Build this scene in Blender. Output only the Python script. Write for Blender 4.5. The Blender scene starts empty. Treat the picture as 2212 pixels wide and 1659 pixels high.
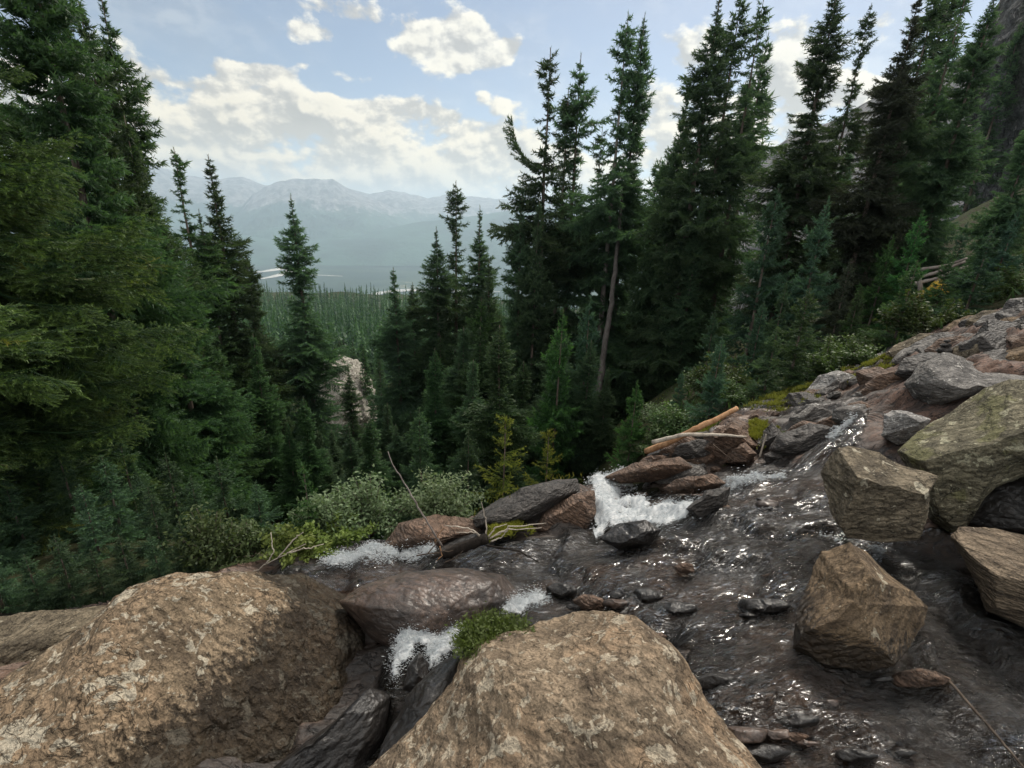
import bpy, bmesh, math
import numpy as np
from mathutils import Vector, Matrix

R = math.radians
sc = bpy.context.scene
col = sc.collection

# ------------------------------------------------------------------ camera
FPX, UC, VC = 1040.0, 1106.0, 829.5          # photograph measured on a 2212 x 1659 grid
PITCH, ROLL = R(18.5), R(2.0)
Fv = np.array([0, math.cos(PITCH), -math.sin(PITCH)])
D0 = np.array([0, -math.sin(PITCH), -math.cos(PITCH)])
R0 = np.array([1.0, 0, 0])
Rc = math.cos(ROLL) * R0 - math.sin(ROLL) * D0
Dc = math.sin(ROLL) * R0 + math.cos(ROLL) * D0

cam = bpy.data.cameras.new("camera")
cam.sensor_width = 36.0
cam.lens = 36.0 * FPX / 2212.0
cam.clip_start = 0.05
cam.clip_end = 80000
camo = bpy.data.objects.new("camera", cam)
col.objects.link(camo)
M = Matrix(((Rc[0], -Dc[0], -Fv[0], 0), (Rc[1], -Dc[1], -Fv[1], 0), (Rc[2], -Dc[2], -Fv[2], 0), (0, 0, 0, 1)))
camo.matrix_world = M
sc.camera = camo

# ------------------------------------------------------------------ world, sun, exposure
SUN_EL, SUN_AZ = 48.0, 32.0                  # azimuth measured from +Y towards +X
sc.view_settings.view_transform = 'Standard'
sc.view_settings.look = 'None'
sc.view_settings.gamma = 1.0
sc.view_settings.exposure = 0.88
sun = bpy.data.lights.new("sun", 'SUN')
sun.energy = 2.3
sun.angle = R(14.0)
sun.color = (1.0, 0.93, 0.82)
suno = bpy.data.objects.new("sun", sun)
col.objects.link(suno)
sd = Vector((math.sin(R(SUN_AZ)) * math.cos(R(SUN_EL)), math.cos(R(SUN_AZ)) * math.cos(R(SUN_EL)), math.sin(R(SUN_EL))))
suno.rotation_euler = sd.to_track_quat('Z', 'Y').to_euler()
suno.location = (0, 0, 30)

sc.cycles.use_denoising = True
try:
    sc.cycles.denoiser = 'OPENIMAGEDENOISE'
except Exception:
    pass
sc.cycles.max_bounces = 6
sc.cycles.diffuse_bounces = 4
sc.cycles.glossy_bounces = 3
sc.cycles.transparent_max_bounces = 12
sc.cycles.volume_bounces = 2
sc.cycles.sample_clamp_indirect = 4.0
sc.cycles.caustics_reflective = False
sc.cycles.caustics_refractive = False


def ray(u, v):
    xc = (np.asarray(u, float) - UC) / FPX
    yc = (np.asarray(v, float) - VC) / FPX
    return Fv + xc[..., None] * Rc + yc[..., None] * Dc


def pix(P):
    P = np.asarray(P, float)
    d = P @ Fv
    return UC + FPX * (P @ Rc) / d, VC + FPX * (P @ Dc) / d


def at(u, v, y):
    d = ray(u, v)
    return d * (y / d[..., 1:2] if d.ndim > 1 else y / d[1])


class N:
    """small node-graph helper"""
    def __init__(s, tree):
        s.t = tree
        s.x = 0

    def new(s, typ, **kw):
        n = s.t.nodes.new(typ)
        s.x += 40
        n.location = (s.x, 0)
        for k, v in kw.items():
            setattr(n, k, v)
        return n

    def link(s, a, b):
        s.t.links.new(a, b)

    def put(s, sock, val):
        if hasattr(val, 'links') or isinstance(val, bpy.types.NodeSocket):
            s.t.links.new(val, sock)
        elif isinstance(val, (tuple, list)) and len(val) == 3 and sock.type == 'RGBA':
            sock.default_value = (*val, 1)
        else:
            sock.default_value = val

    def math(s, op, a, b=None, c=None, clamp=False):
        n = s.new('ShaderNodeMath', operation=op)
        n.use_clamp = clamp
        s.put(n.inputs[0], a)
        if b is not None: s.put(n.inputs[1], b)
        if c is not None: s.put(n.inputs[2], c)
        return n.outputs[0]

    def vmath(s, op, a, b=None):
        n = s.new('ShaderNodeVectorMath', operation=op)
        s.put(n.inputs[0], a)
        if b is not None: s.put(n.inputs[1], b)
        return n.outputs[0]

    def mix(s, f, a, b, blend='MIX'):
        n = s.new('ShaderNodeMix', data_type='RGBA', blend_type=blend)
        s.put(n.inputs[0], f)
        s.put(n.inputs[6], a)
        s.put(n.inputs[7], b)
        return n.outputs[2]

    def noise(s, vec, scale, detail=6, rough=0.6, dist=0.0, lac=2.0):
        n = s.new('ShaderNodeTexNoise')
        if vec is not None: s.put(n.inputs['Vector'], vec)
        n.inputs['Scale'].default_value = scale
        n.inputs['Detail'].default_value = detail
        n.inputs['Roughness'].default_value = rough
        n.inputs['Distortion'].default_value = dist
        n.inputs['Lacunarity'].default_value = lac
        return n.outputs['Fac']

    def step(s, v, a, b, lo=0.0, hi=1.0):
        n = s.new('ShaderNodeMapRange', interpolation_type='SMOOTHSTEP')
        s.put(n.inputs[0], v)
        s.put(n.inputs[1], a); s.put(n.inputs[2], b); s.put(n.inputs[3], lo); s.put(n.inputs[4], hi)
        return n.outputs[0]

    def mapping(s, vec, scale=(1, 1, 1), rot=(0, 0, 0), loc=(0, 0, 0)):
        n = s.new('ShaderNodeMapping')
        s.put(n.inputs[0], vec)
        n.inputs['Location'].default_value = loc
        n.inputs['Rotation'].default_value = rot
        n.inputs['Scale'].default_value = scale
        return n.outputs[0]

    def bump(s, h, strength, dist, nrm=None):
        n = s.new('ShaderNodeBump')
        n.inputs['Strength'].default_value = strength
        n.inputs['Distance'].default_value = dist
        s.put(n.inputs['Height'], h)
        if nrm is not None: s.put(n.inputs['Normal'], nrm)
        return n.outputs[0]


# ------------------------------------------------------------------ sky with cumulus
world = bpy.data.worlds.new("World")
sc.world = world
world.use_nodes = True
wt = world.node_tree
wt.nodes.clear()
w = N(wt)
sky = w.new('ShaderNodeTexSky', sky_type='NISHITA')
sky.sun_disc = False
sky.sun_elevation = R(SUN_EL)
sky.sun_rotation = R(SUN_AZ)
sky.air_density = 1.0
sky.dust_density = 2.5
sky.ozone_density = 1.2
sky.altitude = 1900
tc = w.new('ShaderNodeTexCoord').outputs['Generated']
sep = w.new('ShaderNodeSeparateXYZ')
w.link(tc, sep.inputs[0])
az = w.math('ARCTAN2', sep.outputs[0], sep.outputs[1])
el = w.math('ARCSINE', sep.outputs[2])
# (u, v, half width, half height, weight) of each cumulus
CLOUDS = [(905, 82, 75, 48, 1.0), (1010, 75, 62, 75, 1.15), (1030, 120, 55, 35, .7), (1098, 100, 32, 30, .8), (700, 12, 75, 30, 1.0),
          (660, 68, 42, 24, .85), (708, 78, 24, 20, .7), (775, 170, 62, 17, .8), (540, 150, 70, 16, .7), (610, 155, 30, 16, .6),
          (1095, 222, 38, 22, .8), (1035, 205, 20, 14, .55), (655, 140, 22, 10, .55), (400, 120, 14, 10, .5),
          (480, 240, 170, 55, 1.1), (560, 210, 60, 45, .8), (360, 250, 90, 60, .9), (880, 250, 90, 42, 1.0), (720, 225, 70, 22, .6),
          (700, 300, 260, 50, 1.1), (980, 300, 170, 50, 1.1), (500, 330, 280, 55, 1.0), (800, 370, 420, 45, 1.1), (1100, 380, 250, 60, 1.0),
          (1180, 160, 40, 25, .7), (1230, 220, 60, 40, .7), (1280, 120, 30, 16, .55), (1490, 115, 45, 40, .9), (1430, 250, 90, 80, .95),
          (1560, 40, 60, 40, .6), (1700, 90, 110, 110, .75), (1680, 220, 90, 90, 1.0), (1660, 300, 70, 60, 1.0), (1900, 200, 110, 40, .9),
          (2000, 60, 160, 80, .75), (1400, 400, 220, 60, 1.0), (560, 60, 130, 60, .28), (180, 160, 260, 130, .5), (-250, 300, 300, 150, .8), (2500, 200, 300, 120, .8)]
acc = None
for (u, v, hu, hv, wt_) in CLOUDS:
    d = ray(u, v); d = d / np.linalg.norm(d)
    dx = ray(u + hu, v); dx = dx / np.linalg.norm(dx)
    dy = ray(u, v - hv); dy = dy / np.linalg.norm(dy)
    a0, e0 = math.atan2(d[0], d[1]), math.asin(d[2])
    ra = max(abs(math.atan2(dx[0], dx[1]) - a0), .004)
    re = max(abs(math.asin(dy[2]) - e0), .004)
    A = w.math('MULTIPLY_ADD', az, 1 / ra, -a0 / ra)
    B = w.math('MULTIPLY_ADD', el, 1 / re, -e0 / re)
    q = w.math('MULTIPLY_ADD', B, B, w.math('MULTIPLY', A, A))
    g = w.math('POWER', 0.5, q)
    acc = w.math('MULTIPLY', g, wt_) if acc is None else w.math('MULTIPLY_ADD', g, wt_, acc)
cv = w.new('ShaderNodeCombineXYZ')
w.link(az, cv.inputs[0])
w.link(w.math('MULTIPLY', el, 1.5), cv.inputs[1])
n1 = w.noise(cv.outputs[0], 17.0, 10, 0.60, 0.1)
cv2 = w.vmath('ADD', cv.outputs[0], (0.008, 0.017, 0.0))
n2 = w.noise(cv2, 17.0, 8, 0.58, 0.1)
n3 = w.noise(cv.outputs[0], 4.0, 5, 0.6)
n4 = w.noise(cv.outputs[0], 6.5, 3, 0.5, 0.2)
n5 = w.noise(cv2, 6.5, 3, 0.5, 0.2)
acc = w.math('MULTIPLY', w.math('MINIMUM', acc, 1.15), 0.84)
dens = w.math('MULTIPLY_ADD', w.math('SUBTRACT', n1, 0.5), 1.6, acc)
dens = w.math('MULTIPLY_ADD', w.math('SUBTRACT', n4, 0.5), 2.1, dens)
alpha = w.step(dens, 0.50, 0.80)
wisp = w.math('MULTIPLY', w.step(n3, 0.40, 0.75), 0.26)
alpha = w.math('MAXIMUM', alpha, wisp)
lit = w.step(w.math('MULTIPLY_ADD', w.math('SUBTRACT', n4, n5), 1.5, w.math('MULTIPLY', w.math('SUBTRACT', n1, n2), 0.75)), -0.10, 0.12)
thick = w.step(dens, 0.75, 1.5)
shade = w.math('MULTIPLY_ADD', lit, 0.46, 0.56)
shade = w.math('SUBTRACT', shade, w.math('MULTIPLY', thick, 0.10))
cold = w.mix(lit, (0.88, 0.85, 0.81), (1.0, 0.94, 0.80))
ccol = w.mix(1.0, cold, (8.3, 8.3, 8.3), 'MULTIPLY')
shn = w.new('ShaderNodeCombineXYZ')
for k in range(3): w.link(shade, shn.inputs[k])
ccol = w.mix(1.0, ccol, shn.outputs[0], 'MULTIPLY')
skc = w.mix(1.0, sky.outputs[0], (1.0, 0.91, 0.82), 'MULTIPLY')
ccol = w.mix(w.step(el, 0.30, 0.06), ccol, w.mix(1.0, ccol, (1.16, 1.05, 0.86), 'MULTIPLY'))
fin = w.mix(alpha, skc, ccol)
# unseen bright broken cloud, added overhead and behind the view as fill light
over = w.math('MAXIMUM', w.step(el, 0.50, 0.80), w.math('MULTIPLY', w.step(sep.outputs[1], 0.25, -0.15), w.step(el, 0.05, 0.3)))
ohn = w.step(w.noise(tc, 3.2, 6, 0.6), 0.30, 0.55)
fin = w.mix(w.math('MULTIPLY', over, ohn), fin, (11.0, 10.6, 10.0))
bg = w.new('ShaderNodeBackground')
w.link(fin, bg.inputs[0])
bg.inputs[1].default_value = 0.070
wo = w.new('ShaderNodeOutputWorld')
w.link(bg.outputs[0], wo.inputs[0])
world.cycles.sampling_method = 'MANUAL'
world.cycles.sample_map_resolution = 512

# ------------------------------------------------------------------ noise in numpy
_rs = np.random.RandomState(7)
_perm = _rs.permutation(4096)
_grad = _rs.normal(size=(4096, 3)); _grad /= np.linalg.norm(_grad, axis=1)[:, None]


def perlin(P):
    I = np.floor(P).astype(np.int64)
    f = P - I
    t = f * f * f * (f * (f * 6 - 15) + 10)
    out = 0
    for dx in (0, 1):
        for dy in (0, 1):
            for dz in (0, 1):
                h = _perm[(_perm[(_perm[(I[:, 0] + dx) & 4095] + I[:, 1] + dy) & 4095] + I[:, 2] + dz) & 4095]
                g = _grad[h]
                dot = g[:, 0] * (f[:, 0] - dx) + g[:, 1] * (f[:, 1] - dy) + g[:, 2] * (f[:, 2] - dz)
                wx = t[:, 0] if dx else 1 - t[:, 0]
                wy = t[:, 1] if dy else 1 - t[:, 1]
                wz = t[:, 2] if dz else 1 - t[:, 2]
                out = out + wx * wy * wz * dot
    return out


def fbm(P, octv=5, gain=0.5, ridged=False):
    P = np.asarray(P, float)
    a, s, f = 1.0, 0.0, 1.0
    for i in range(octv):
        n = perlin(P * f + 17.3 * i)
        if ridged: n = 0.35 - np.abs(n)
        s = s + a * n
        a *= gain; f *= 2.03
    return s


# ------------------------------------------------------------------ mesh helpers
def mesh_obj(name, V, F, mat, parent=None, smooth=True, tip=None, loc=None):
    V = np.asarray(V, np.float32); F = np.asarray(F, np.int32)
    me = bpy.data.meshes.new(name)
    k = F.shape[1]
    me.vertices.add(len(V)); me.vertices.foreach_set('co', V.ravel())
    me.loops.add(F.size); me.loops.foreach_set('vertex_index', F.ravel())
    me.polygons.add(len(F))
    me.polygons.foreach_set('loop_start', np.arange(0, F.size, k, dtype=np.int32))
    me.polygons.foreach_set('use_smooth', np.full(len(F), smooth, bool))
    if tip is not None:
        a = me.attributes.new('tip', 'FLOAT', 'POINT')
        a.data.foreach_set('value', np.asarray(tip, np.float32))
    me.update(calc_edges=True)
    me.materials.append(mat)
    o = bpy.data.objects.new(name, me)
    col.objects.link(o)
    if parent is not None: o.parent = parent
    if loc is not None: o.location = loc
    return o


def empty(name, loc=(0, 0, 0)):
    o = bpy.data.objects.new(name, None)
    o.empty_display_size = 0.2
    o.location = loc
    col.objects.link(o)
    return o


def tag(o, label=None, cat=None, group=None, kind=None):
    if label: o['label'] = label
    if cat: o['category'] = cat
    if group: o['group'] = group
    if kind: o['kind'] = kind
    return o


class Acc:
    def __init__(s): s.V, s.F, s.T, s.n = [], [], [], 0

    def add(s, V, F, T=None):
        s.V.append(V); s.F.append(F + s.n)
        s.T.append(np.zeros(len(V)) if T is None else (np.full(len(V), T) if np.isscalar(T) else T))
        s.n += len(V)

    def get(s): return np.concatenate(s.V), np.concatenate(s.F), np.concatenate(s.T)


def tube(pts, rad, seg=7):
    """tapered tube through points; returns V, tri F"""
    pts = np.asarray(pts, float); rad = np.broadcast_to(np.asarray(rad, float), (len(pts),))
    tg = np.gradient(pts, axis=0); tg /= np.linalg.norm(tg, axis=1)[:, None] + 1e-9
    ref = np.array([0.31, 0.17, 0.93]) if abs(tg[0, 2]) < .8 else np.array([0.9, 0.3, 0.1])
    a = np.cross(tg, ref); a /= np.linalg.norm(a, axis=1)[:, None] + 1e-9
    b = np.cross(tg, a)
    th = np.linspace(0, 2 * np.pi, seg, endpoint=False)
    V = pts[:, None] + rad[:, None, None] * (np.cos(th)[None, :, None] * a[:, None] + np.sin(th)[None, :, None] * b[:, None])
    V = V.reshape(-1, 3)
    F = []
    n = len(pts)
    i = np.arange(n - 1)[:, None] * seg; j = np.arange(seg)[None]
    j2 = (j + 1) % seg
    q = np.stack([i + j, i + j2, i + seg + j2, i + seg + j], -1).reshape(-1, 4)
    F = np.concatenate([q[:, [0, 1, 2]], q[:, [0, 2, 3]]])
    c0, c1 = len(V), len(V) + 1
    V = np.concatenate([V, pts[:1], pts[-1:]])
    jj = np.arange(seg)
    F = np.concatenate([F, np.stack([np.full(seg, c0), (jj + 1) % seg, jj], -1), np.stack([np.full(seg, c1), (n - 1) * seg + jj, (n - 1) * seg + (jj + 1) % seg], -1)])
    return V, F


_ico = {}


def ico(sub):
    if sub not in _ico:
        bm = bmesh.new()
        bmesh.ops.create_icosphere(bm, subdivisions=sub, radius=1)
        V = np.array([v.co[:] for v in bm.verts]); F = np.array([[v.index for v in f.verts] for f in bm.faces])
        bm.free()
        V /= np.linalg.norm(V, axis=1)[:, None]
        _ico[sub] = (V, F)
    return _ico[sub]


def inpoly(u, v, poly):
    u = np.asarray(u); v = np.asarray(v); c = np.zeros(u.shape, bool)
    p = np.asarray(poly, float); q = np.roll(p, 1, 0)
    for (x0, y0), (x1, y1) in zip(p, q):
        if y0 == y1: continue
        m = ((y0 > v) != (y1 > v)) & (u < (x1 - x0) * (v - y0) / (y1 - y0) + x0)
        c ^= m
    return c


# ------------------------------------------------------------------ the ground as a function: z/y over (x/y, log y)
ANCH_Y = [  # u, v, distance along y
    (1830, 900, 4.6), (1900, 860, 5.0), (2000, 800, 5.2), (2100, 740, 5.5), (2212, 680, 5.5), (2400, 620, 5.6),
    (1255, 1036, 4.7), (1140, 1062, 4.6), (1000, 1130, 4.3), (900, 1180, 4.0), (1400, 985, 5.6), (1500, 940, 6.0),
    (1600, 890, 6.5), (1750, 840, 7.0), (1900, 770, 7.5), (2050, 720, 7.5), (2250, 650, 7.5),
    (700, 1195, 3.7), (500, 1235, 3.4), (300, 1300, 3.2), (100, 1335, 3.0), (-150, 1345, 3.0), (-500, 1350, 3.0),
    (1500, 900, 9.0), (1650, 830, 10), (1800, 770, 11), (1950, 690, 12), (2100, 625, 13), (2212, 565, 14), (2450, 450, 14),
    (1700, 760, 16), (1850, 700, 18), (2000, 610, 20), (2150, 510, 22), (2400, 400, 23), (1450, 840, 20), (1560, 780, 24),
    (1600, 720, 32), (1800, 640, 34), (2000, 520, 36), (2250, 380, 40), (1420, 900, 11),
    (650, 830, 150), (900, 830, 150), (650, 725, 300), (900, 725, 300), (650, 662, 500), (950, 668, 500), (300, 640, 500), (0, 600, 500),
]
ANCH_Z = [  # u, v, height below the eye
    (2150, 1600, -2.0), (1950, 1450, -2.0), (1700, 1600, -2.04), (2000, 1200, -2.0), (2100, 1400, -2.0), (2300, 1300, -1.95), (1780, 1250, -2.03),
    (1700, 1400, -2.06), (1560, 1560, -2.12), (1650, 1050, -2.12), (1760, 1010, -2.04), (1720, 1120, -2.05), (1560, 1120, -2.24), (1480, 1180, -2.32),
    (1600, 1250, -2.15), (1450, 1300, -2.28), (1300, 1250, -2.46), (1150, 1210, -2.62), (1000, 1260, -2.62), (850, 1240, -2.75),
    (620, 1240, -2.85), (1400, 1110, -2.62), (1330, 1075, -2.88), (1450, 1050, -2.72), (1550, 1025, -2.5),
    (1750, 965, -2.1), (1690, 995, -2.25), (1130, 1290, -2.52), (1000, 1390, -2.46), (880, 1480, -2.52), (820, 1590, -2.62), (700, 1700, -2.6),
    (1250, 1500, -2.25), (300, 1550, -2.5), (-200, 1600, -2.5), (1300, 1700, -2.2), (2300, 1750, -1.95), (1900, 1800, -2.0), (1480, 1420, -2.2),
]
ANCH_S = [  # s, y, z
    (-1.6, 1.0, -2.4), (0, .9, -2.2), (1.6, 1.0, -1.9), (-1.0, 4.6, -3.6), (-.5, 5.2, -4.0), (-.1, 5.8, -4.2), (.12, 6.2, -4.2), (.3, 7.2, -4.6),
    (-1.7, 4.5, -3.8), (-1.6, 10, -7.0), (-1.0, 10, -7.6), (-.5, 10, -7.8), (0, 10, -7.3), (.25, 11, -6.2),
    (-1.6, 27, -14), (-1.0, 27, -16), (-.5, 27, -17), (0, 27, -16.5), (.2, 27, -14), (1.9, 20, 6), (1.9, 40, 14), (1.9, 8, 1.2), (1.9, 4, -.8),
    (-1.6, 60, -26), (-1, 60, -29), (-.5, 60, -31), (0, 60, -30), (.3, 60, -24), (.7, 60, -10), (1.2, 60, 4), (1.9, 60, 20),
    (-1.6, 150, -36), (-1.0, 150, -44), (.4, 150, -40), (.8, 150, -15), (1.4, 150, 40), (-1.6, 300, -60), (-1, 300, -68), (.4, 300, -65), (1, 300, 10),
    (.4, 600, -98), (1, 600, 0), (-1.6, 600, -95),
]
_S, _L, _G = [], [], []
for (u, v, y) in ANCH_Y:
    d = ray(u, v); _S.append(d[0] / d[1]); _L.append(math.log(y)); _G.append(d[2] / d[1])
for (u, v, z) in ANCH_Z:
    d = ray(u, v); _S.append(d[0] / d[1]); _L.append(math.log(z * d[1] / d[2])); _G.append(d[2] / d[1])
for (s, y, z) in ANCH_S:
    _S.append(s); _L.append(math.log(y)); _G.append(z / y)
_A = np.stack([np.array(_S), np.array(_L) * 0.75], 1); _G = np.array(_G)


def _tps(r2): return 0.5 * r2 * np.log(r2 + 1e-9)


_n = len(_A)
_K = _tps(((_A[:, None] - _A[None]) ** 2).sum(-1)) + np.eye(_n) * 4e-4
_Pm = np.concatenate([np.ones((_n, 1)), _A], 1)
_M = np.block([[_K, _Pm], [_Pm.T, np.zeros((3, 3))]])
_W = np.linalg.solve(_M, np.concatenate([_G, np.zeros(3)]))


def gfun(s, ly):
    s = np.asarray(s, float); ly = np.asarray(ly, float)
    shp = s.shape
    X = np.stack([s.ravel(), ly.ravel() * 0.75], 1)
    out = np.empty(len(X))
    for i in range(0, len(X), 40000):
        x = X[i:i + 40000]
        out[i:i + 40000] = _tps(((x[:, None] - _A[None]) ** 2).sum(-1)) @ _W[:_n] + _W[_n] + x @ _W[_n + 1:]
    return out.reshape(shp)


def ground(x, y):
    x = np.asarray(x, float); y = np.asarray(y, float)
    return y * gfun(x / y, np.log(y))


_LYS = np.linspace(math.log(1.0), math.log(500), 420)


def hit(u, v):
    """first point of the smooth ground along a sight line of the photograph"""
    d = ray(u, v)
    s, k = d[0] / d[1], d[2] / d[1]
    g = gfun(np.full(_LYS.shape, s), _LYS)
    m = np.nonzero(g >= k)[0]
    y = math.exp(_LYS[m[0]]) if len(m) else 500.0
    return np.array([s * y, y, k * y])


WATER = [(470, 1250), (560, 1222), (700, 1205), (800, 1196), (930, 1186), (1060, 1168), (1180, 1150), (1270, 1120), (1275, 1050), (1300, 1036), (1400, 1036), (1500, 1060), (1560, 1045), (1640, 1015), (1720, 985),
         (1790, 930), (1830, 885), (1890, 880), (1870, 940), (1800, 1000), (1900, 1140), (2050, 1130), (2140, 1240), (2700, 1300), (2700, 2600), (1500, 2600), (1480, 1400), (1300, 1330), (1050, 1380), (960, 1480),
         (860, 1600), (760, 1750), (640, 1750), (800, 1500), (830, 1400), (840, 1330), (760, 1280), (600, 1262)]


def poly_dist(u, v, poly):
    """signed distance to an outline, positive inside"""
    p = np.asarray(poly, float); d = np.full(u.shape, 1e9)
    for a, b in zip(p, np.roll(p, 1, 0)):
        ab = b - a
        t = np.clip(((u - a[0]) * ab[0] + (v - a[1]) * ab[1]) / (ab @ ab), 0, 1)
        d = np.minimum(d, np.hypot(u - a[0] - t * ab[0], v - a[1] - t * ab[1]))
    return np.where(inpoly(u, v, p), d, -d)


def flow_coords(x, y):
    # strata and currents run from the right rear to the left front
    c, s_ = math.cos(R(28)), math.sin(R(28))
    x, y = x.ravel(), y.ravel()
    return np.stack([(x * c + y * s_) * 0.55, (-x * s_ + y * c) * 1.6, 0 * x], 1)


def stream_mask(x, y):
    z = ground(x, y)
    u, v = pix(np.stack([x, y, z], -1).reshape(-1, 3))
    return np.clip(poly_dist(u, v, WATER) / 36, -1, 1).reshape(x.shape)


def saw(q):
    f = q - np.floor(q)
    e = np.clip((f - .72) / .28, 0, 1)
    return e * e * (3 - 2 * e) - f


def bed_low(x, y):
    Q = flow_coords(x, y)
    return (0.10 * fbm(Q * 1.1, 3, 0.5) + 0.06 * (fbm(Q * 2.6 + 11, 2, .5, ridged=True) - .25)
            + 0.10 * saw(Q[:, 0] / .55 * 1.5 + 1.1 * fbm(Q * .9 + 40, 3, .5))).reshape(x.shape)


def bed_noise(x, y):
    P = np.stack([x.ravel(), y.ravel(), np.zeros(x.size)], 1)
    Q = flow_coords(x, y)
    n = 0.06 * (fbm(Q * 3.2 + 5, 4, 0.55, ridged=True) - .35) + 0.016 * fbm(P * 11, 3, 0.6)
    t = 0.09 * fbm(P * 0.8 + 3, 2)
    st = (t * 14 - np.floor(t * 14)); st = np.floor(t * 14) / 14 + np.clip((st - .7) / .3, 0, 1) / 14
    n = (n + 0.5 * (st - t)).reshape(x.shape)
    m = stream_mask(x, y)
    z = ground(x, y)
    bank = np.clip((z + 1.9) / .45, 0, 1) * np.clip(.3 - m, 0, 1)
    b = fbm(P * 1.7 + 31, 5, .55, ridged=True).reshape(x.shape)
    tb = b * 5; b = (np.floor(tb) + np.clip((tb - np.floor(tb) - .6) / .4, 0, 1)) / 5
    return bed_low(x, y) + n * (.75 - .22 * m) + bank * .26 * b


# ------------------------------------------------------------------ materials
def mat_new(name):
    m = bpy.data.materials.new(name)
    m.use_nodes = True
    m.node_tree.nodes.clear()
    n = N(m.node_tree)
    out = n.new('ShaderNodeOutputMaterial')
    return m, n, out


def principled(n, base, rough=0.8, spec=0.3, normal=None, **kw):
    p = n.new('ShaderNodeBsdfPrincipled')
    n.put(p.inputs['Base Color'], base)
    n.put(p.inputs['Roughness'], rough)
    n.put(p.inputs['Specular IOR Level'], spec)
    if normal is not None: n.put(p.inputs['Normal'], normal)
    return p


def rock_mat(name, base, dark, lichen=(.42, .38, .3), lich=0.62, sc_=1.0, stretch=(1, 1, 1), rot=(0, 0, 0), moss=None, rough=0.85, spec=0.25,
             wet_z=None, bump=0.6, warm=None, seed=0.0, crack=1.0):
    m, n, out = mat_new(name)
    tc = n.new('ShaderNodeTexCoord').outputs['Object']
    v = n.mapping(tc, (sc_, sc_, sc_), rot, (seed, seed * 1.7, seed * .6))
    vs = n.mapping(v, stretch)
    a = n.noise(vs, 2.6, 9, 0.62, 0.3)
    b = n.noise(vs, 14.0, 8, 0.66, 0.2)
    c = n.noise(v, 60.0, 5, 0.65)
    big = n.noise(v, 1.1, 4, 0.55)
    c0 = n.mix(n.step(a, .34, .60), dark, base)
    if warm is not None:
        c0 = n.mix(n.step(big, .44, .62, 0, .8), c0, warm)
    c0 = n.mix(n.step(b, .30, .46, .75, 0), c0, tuple(x * .38 for x in base))
    knob = n.new('ShaderNodeTexVoronoi', feature='SMOOTH_F1'); knob.inputs['Scale'].default_value = 9.0; knob.inputs['Smoothness'].default_value = .35
    n.put(knob.inputs['Vector'], n.vmath('ADD', vs, n.mapping(n.noise(v, 6, 3), (.22, .22, .22))))
    kd = knob.outputs['Distance']
    c0 = n.mix(n.math('MULTIPLY', n.step(kd, .42, .66), .55), c0, tuple(x * .42 for x in base))
    # lichen crusts: round edged blotches
    vd = n.vmath('ADD', v, n.mapping(n.noise(v, 3, 3), (.3, .3, .3)))
    l1 = n.noise(vd, 6.0, 6, 0.55, 0.1)
    l2 = n.noise(vd, 17.0, 4, 0.5, 0.05)
    lm = n.math('MAXIMUM', n.step(l1, lich, lich + .03), n.step(l2, lich + .05, lich + .075))
    c0 = n.mix(n.math('MULTIPLY', lm, .85), c0, lichen)
    pit = n.step(n.noise(v, 34, 4, .6), .60, .68)
    c0 = n.mix(n.math('MULTIPLY', pit, .6), c0, tuple(x * .5 for x in dark))
    if moss is not None:
        mm = n.step(n.noise(v, 2.2, 7, .65), .53, .60)
        c0 = n.mix(n.math('MULTIPLY', mm, .8), c0, moss)
    # fissures along the foliation
    f = n.noise(n.mapping(vs, (1, 1, 1), (0, 0, 0), (3.3, 1, 7)), 3.1, 5, 0.55, 0.8)
    fi = n.math('ABSOLUTE', n.math('SUBTRACT', f, .5))
    fm = n.math('MULTIPLY', n.step(fi, .003, .016, crack, 0), n.step(big, .42, .58))
    c0 = n.mix(n.math('MULTIPLY', fm, .7), c0, tuple(x * .3 for x in dark))
    # weathering grain
    gr = n.new('ShaderNodeHueSaturation')
    n.put(gr.inputs['Color'], c0)
    n.put(gr.inputs['Value'], n.step(c, .3, .72, .62, 1.32))
    cc = gr.outputs[0]
    rr = rough
    if wet_z is not None:
        geo = n.new('ShaderNodeNewGeometry')
        sp = n.new('ShaderNodeSeparateXYZ'); n.link(geo.outputs['Position'], sp.inputs[0])
        zz = n.math('ADD', sp.outputs[2], n.math('MULTIPLY', n.math('SUBTRACT', b, .5), .35))
        wm = n.step(zz, wet_z, wet_z + .06, 1, 0)
        cc = n.mix(n.math('MULTIPLY', wm, .82), cc, tuple(x * .16 for x in dark))
        rr = n.step(wm, 0, 1, rough, .35)
    h = n.math('ADD', n.math('MULTIPLY', a, .9), n.math('ADD', n.math('MULTIPLY', b, .45), n.math('MULTIPLY', c, .16)))
    h = n.math('SUBTRACT', h, n.math('MULTIPLY', fm, .22))
    h = n.math('SUBTRACT', h, n.math('MULTIPLY', pit, .18))
    h = n.math('ADD', h, n.math('MULTIPLY', lm, .03))
    h = n.math('SUBTRACT', h, n.math('MULTIPLY', kd, .8))
    nb = n.bump(h, bump, 0.10 / sc_)
    p = principled(n, cc, rr, spec, nb)
    n.link(p.outputs[0], out.inputs[0])
    return m


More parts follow.
